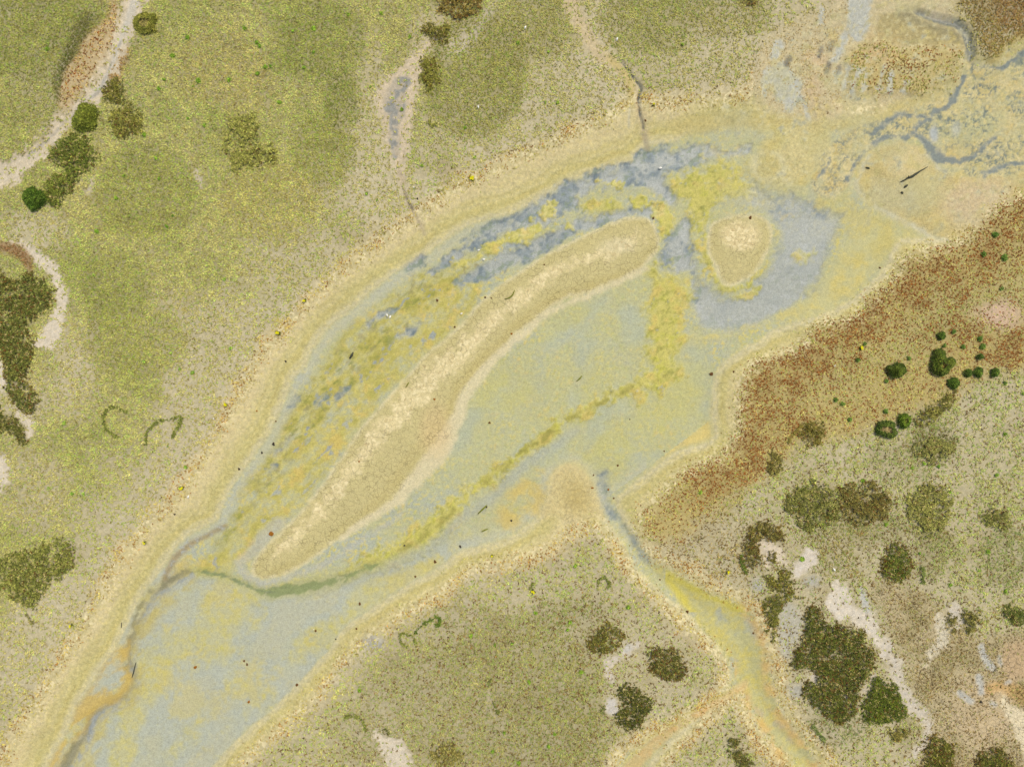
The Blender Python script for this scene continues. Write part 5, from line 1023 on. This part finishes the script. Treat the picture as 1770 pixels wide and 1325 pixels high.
tag(tube('stick', [P3(207, 1077, .03), P3(207, 1086, .05)], [.012, .012], M_LOG), 'tiny upright twig on the lower left bank', 'stick')
tag(tube('reed', [P3(872, 516, .03), P3(880, 514, .05), P3(886, 509, .05), P3(889, 502, .04), P3(889, 499, .02)], [.012, .022, .026, .02, .008], M_REED), 'curved green reed stem lying on the long mud island', 'reed')
tag(tube('reed', [P3(700, 670, .03), P3(704, 663, .04), P3(706, 660, .03)], [.012, .022, .01], M_REED), 'short yellow green reed on the lower part of the long mud island', 'reed')
tag(tube('reed', [P3(997, 659, .03), P3(1003, 654, .04), P3(1007, 649, .03)], [.012, .03, .012], M_REED), 'short green reed stem on the pond bed above the green belt', 'reed')
tag(tube('reed', [P3(826, 889, .03), P3(834, 881, .04), P3(841, 874, .03)], [.02, .035, .02], M_REED), 'green smear of reed below the green belt', 'reed')
tag(tube('reed', [P3(832, 920, .03), P3(838, 917, .04), P3(843, 915, .03)], [.02, .03, .015], M_REED), 'short green reed lying near the pale lower bank', 'reed')
tag(tube('reed', [P3(603, 619, .03), P3(607, 613, .06), P3(609, 608, .03)], [.03, .05, .02], M_LOG), 'dark green stump of reed in the left algae branch', 'reed')

def feather(cx, cy, ln, ang, lab):
    """a small curled white feather: vane of two halves over a shaft"""
    V = []; F = []; k = 7; a = math.radians(ang); ln *= .75
    for i in range(k):
        t = i / (k - 1); w = math.sin(math.pi * (t * .9 + .08)) * .22 * ln * S; z = .02 + .05 * math.sin(math.pi * t) * ln / 6
        for s in (-1, 0, 1):
            u = (t - .5) * ln * S; v = s * w; V.append((u * math.cos(a) - v * math.sin(a), u * math.sin(a) + v * math.cos(a), z + (0.012 if s == 0 else 0)))
    for i in range(k - 1):
        for s in (0, 1): F.append((i * 3 + s, i * 3 + s + 1, i * 3 + s + 4, i * 3 + s + 3))
    me = bpy.data.meshes.new('feather'); me.from_pydata(V, [], F); me.update(); o = link('feather', me, M_WHITE); o.location = P3(cx, cy, .01)
    tag(o, lab, 'feather', 'white feathers on the marsh')
feather(668, 544, 8, -70, 'left of two white feathers in the algae left of the long mud island'); feather(673, 547, 9, 55, 'right of two white feathers in the algae left of the long mud island'); feather(797, 541, 7, 20, 'white feather at the left rim of the long mud island')
feather(326, 858, 9, 75, 'white sliver of feather on the left bank litter'); feather(827, 431, 7, 20, 'white feather in the blue wet run of the left branch'); feather(836, 447, 8, 10, 'second white feather just under the first in the blue wet run'); feather(1143, 288, 10, 8, 'pale feather on the algae edge at the top of the channel')
feather(908, 50, 9, 60, 'white feather in the top meadow'); feather(1066, 70, 9, 70, 'white feather in the meadow right of the top creek'); feather(716, 325, 5, 10, 'small white feather beside the gully below the grey pan'); feather(371, 723, 5, 30, 'bright white speck of feather near the left bank')
feather(1441, 632, 5, 50, 'white feather on the rusty slope'); feather(540, 1090, 4, 20, 'small white feather on the lower left flat'); feather(1440, 983, 9, -60, 'pale feather above the pale sand streak lower right'); feather(827, 187, 8, -70, 'pale feather right of the bright olive scrub')

def flower(cx, cy, r, lab):
    """a low clump of bright yellow flower heads"""
    o = bpy.data.objects.new('yellow_flower', None); o.location = P3(cx, cy); COL.objects.link(o); tag(o, lab, 'flower', 'bright yellow flower clumps')
    V = []; F = []
    for q in range(4):
        ox, oy = random.uniform(-.5, .5) * r * S, random.uniform(-.5, .5) * r * S; z = .10 + random.uniform(0, .04); b0 = len(V); V.append((ox, oy, z - .01))
        for k in range(10):
            a = 2 * math.pi * k / 10; rr_ = (.55 if k % 2 else .32) * r * S; V.append((ox + rr_ * math.cos(a), oy + rr_ * math.sin(a), z + .012 * (k % 2)))
        for k in range(10): F.append((b0, b0 + 1 + k, b0 + 1 + (k + 1) % 10))
    me = bpy.data.meshes.new('flower_head'); me.from_pydata(V, [], F); me.update(); link('flower_head', me, M_YEL, o, False)
    x = np.full(14, float(cx)) + RNG.standard_normal(14) * r * .35; y = np.full(14, float(cy)) + RNG.standard_normal(14) * r * .35
    V, F, C = sprays(x, y, np.full(14, r * .5), np.tile(alb((110, 120, 30)), (14, 1)), 4, (.4, 1.2)); leaf_obj('leaves', (V - np.array(o.location, np.float32), F, C), o)
for cx, cy, r, lab in [(482, 576, 5, 'longest yellow flower clump on the left bank litter'), (528, 520, 4, 'yellow green flower clump at the top of the left bank litter'), (392, 699, 4, 'yellow flower clump left of the left bank litter'), (816, 309, 5, 'yellow green flower clump above the upper left bank'),
                       (921, 1021, 4, 'yellow flower clump in the lower meadow'), (1486, 602, 5, 'yellow flower clump on the rusty slope'), (126, 1079, 4, 'yellow flower clump in the lower left sparse meadow'), (250, 937, 3.5, 'yellow flower clump on the lower left bank litter'), (850, 960, 3.5, 'yellow flower clump on the crest of the lower bank'),
                       (1257, 987, 3.5, 'yellow flower clump right of the narrow creek'), (1129, 182, 3, 'yellow flower clump beside the top creek mouth'), (316, 843, 4, 'yellow green flower clump at the foot of the sparse left meadow')]:
    flower(cx, cy, r, lab)

# ------------------------------------------------------------------ daylight and camera
w = bpy.data.worlds.new('World'); scene.world = w; w.use_nodes = True
nt = w.node_tree; bg = nt.nodes['Background']; sky = nt.nodes.new('ShaderNodeTexSky'); sky.sky_type = 'NISHITA'; sky.sun_disc = False
EL, AZ = math.radians(62), math.radians(40)
sky.sun_elevation = EL; sky.sun_rotation = AZ; sky.dust_density = 4.0
nt.links.new(sky.outputs[0], bg.inputs[0]); bg.inputs[1].default_value = .15
l = bpy.data.lights.new('sun', 'SUN'); l.energy = 2.4; l.angle = math.radians(12); l.color = (1, .96, .90)
lo = bpy.data.objects.new('sun', l); COL.objects.link(lo); lo.rotation_euler = (math.pi / 2 - EL, 0, math.pi - AZ)
c = bpy.data.cameras.new('camera'); c.lens = 24; c.sensor_width = 36; c.clip_end = 6000; c.clip_start = .5
co = bpy.data.objects.new('camera', c); COL.objects.link(co); co.location = (0, 0, 1770 * S * 24 / 36 - .05)
scene.camera = co
scene.view_settings.view_transform = 'Standard'; scene.view_settings.look = 'None'; scene.view_settings.exposure = 0; scene.view_settings.gamma = 1
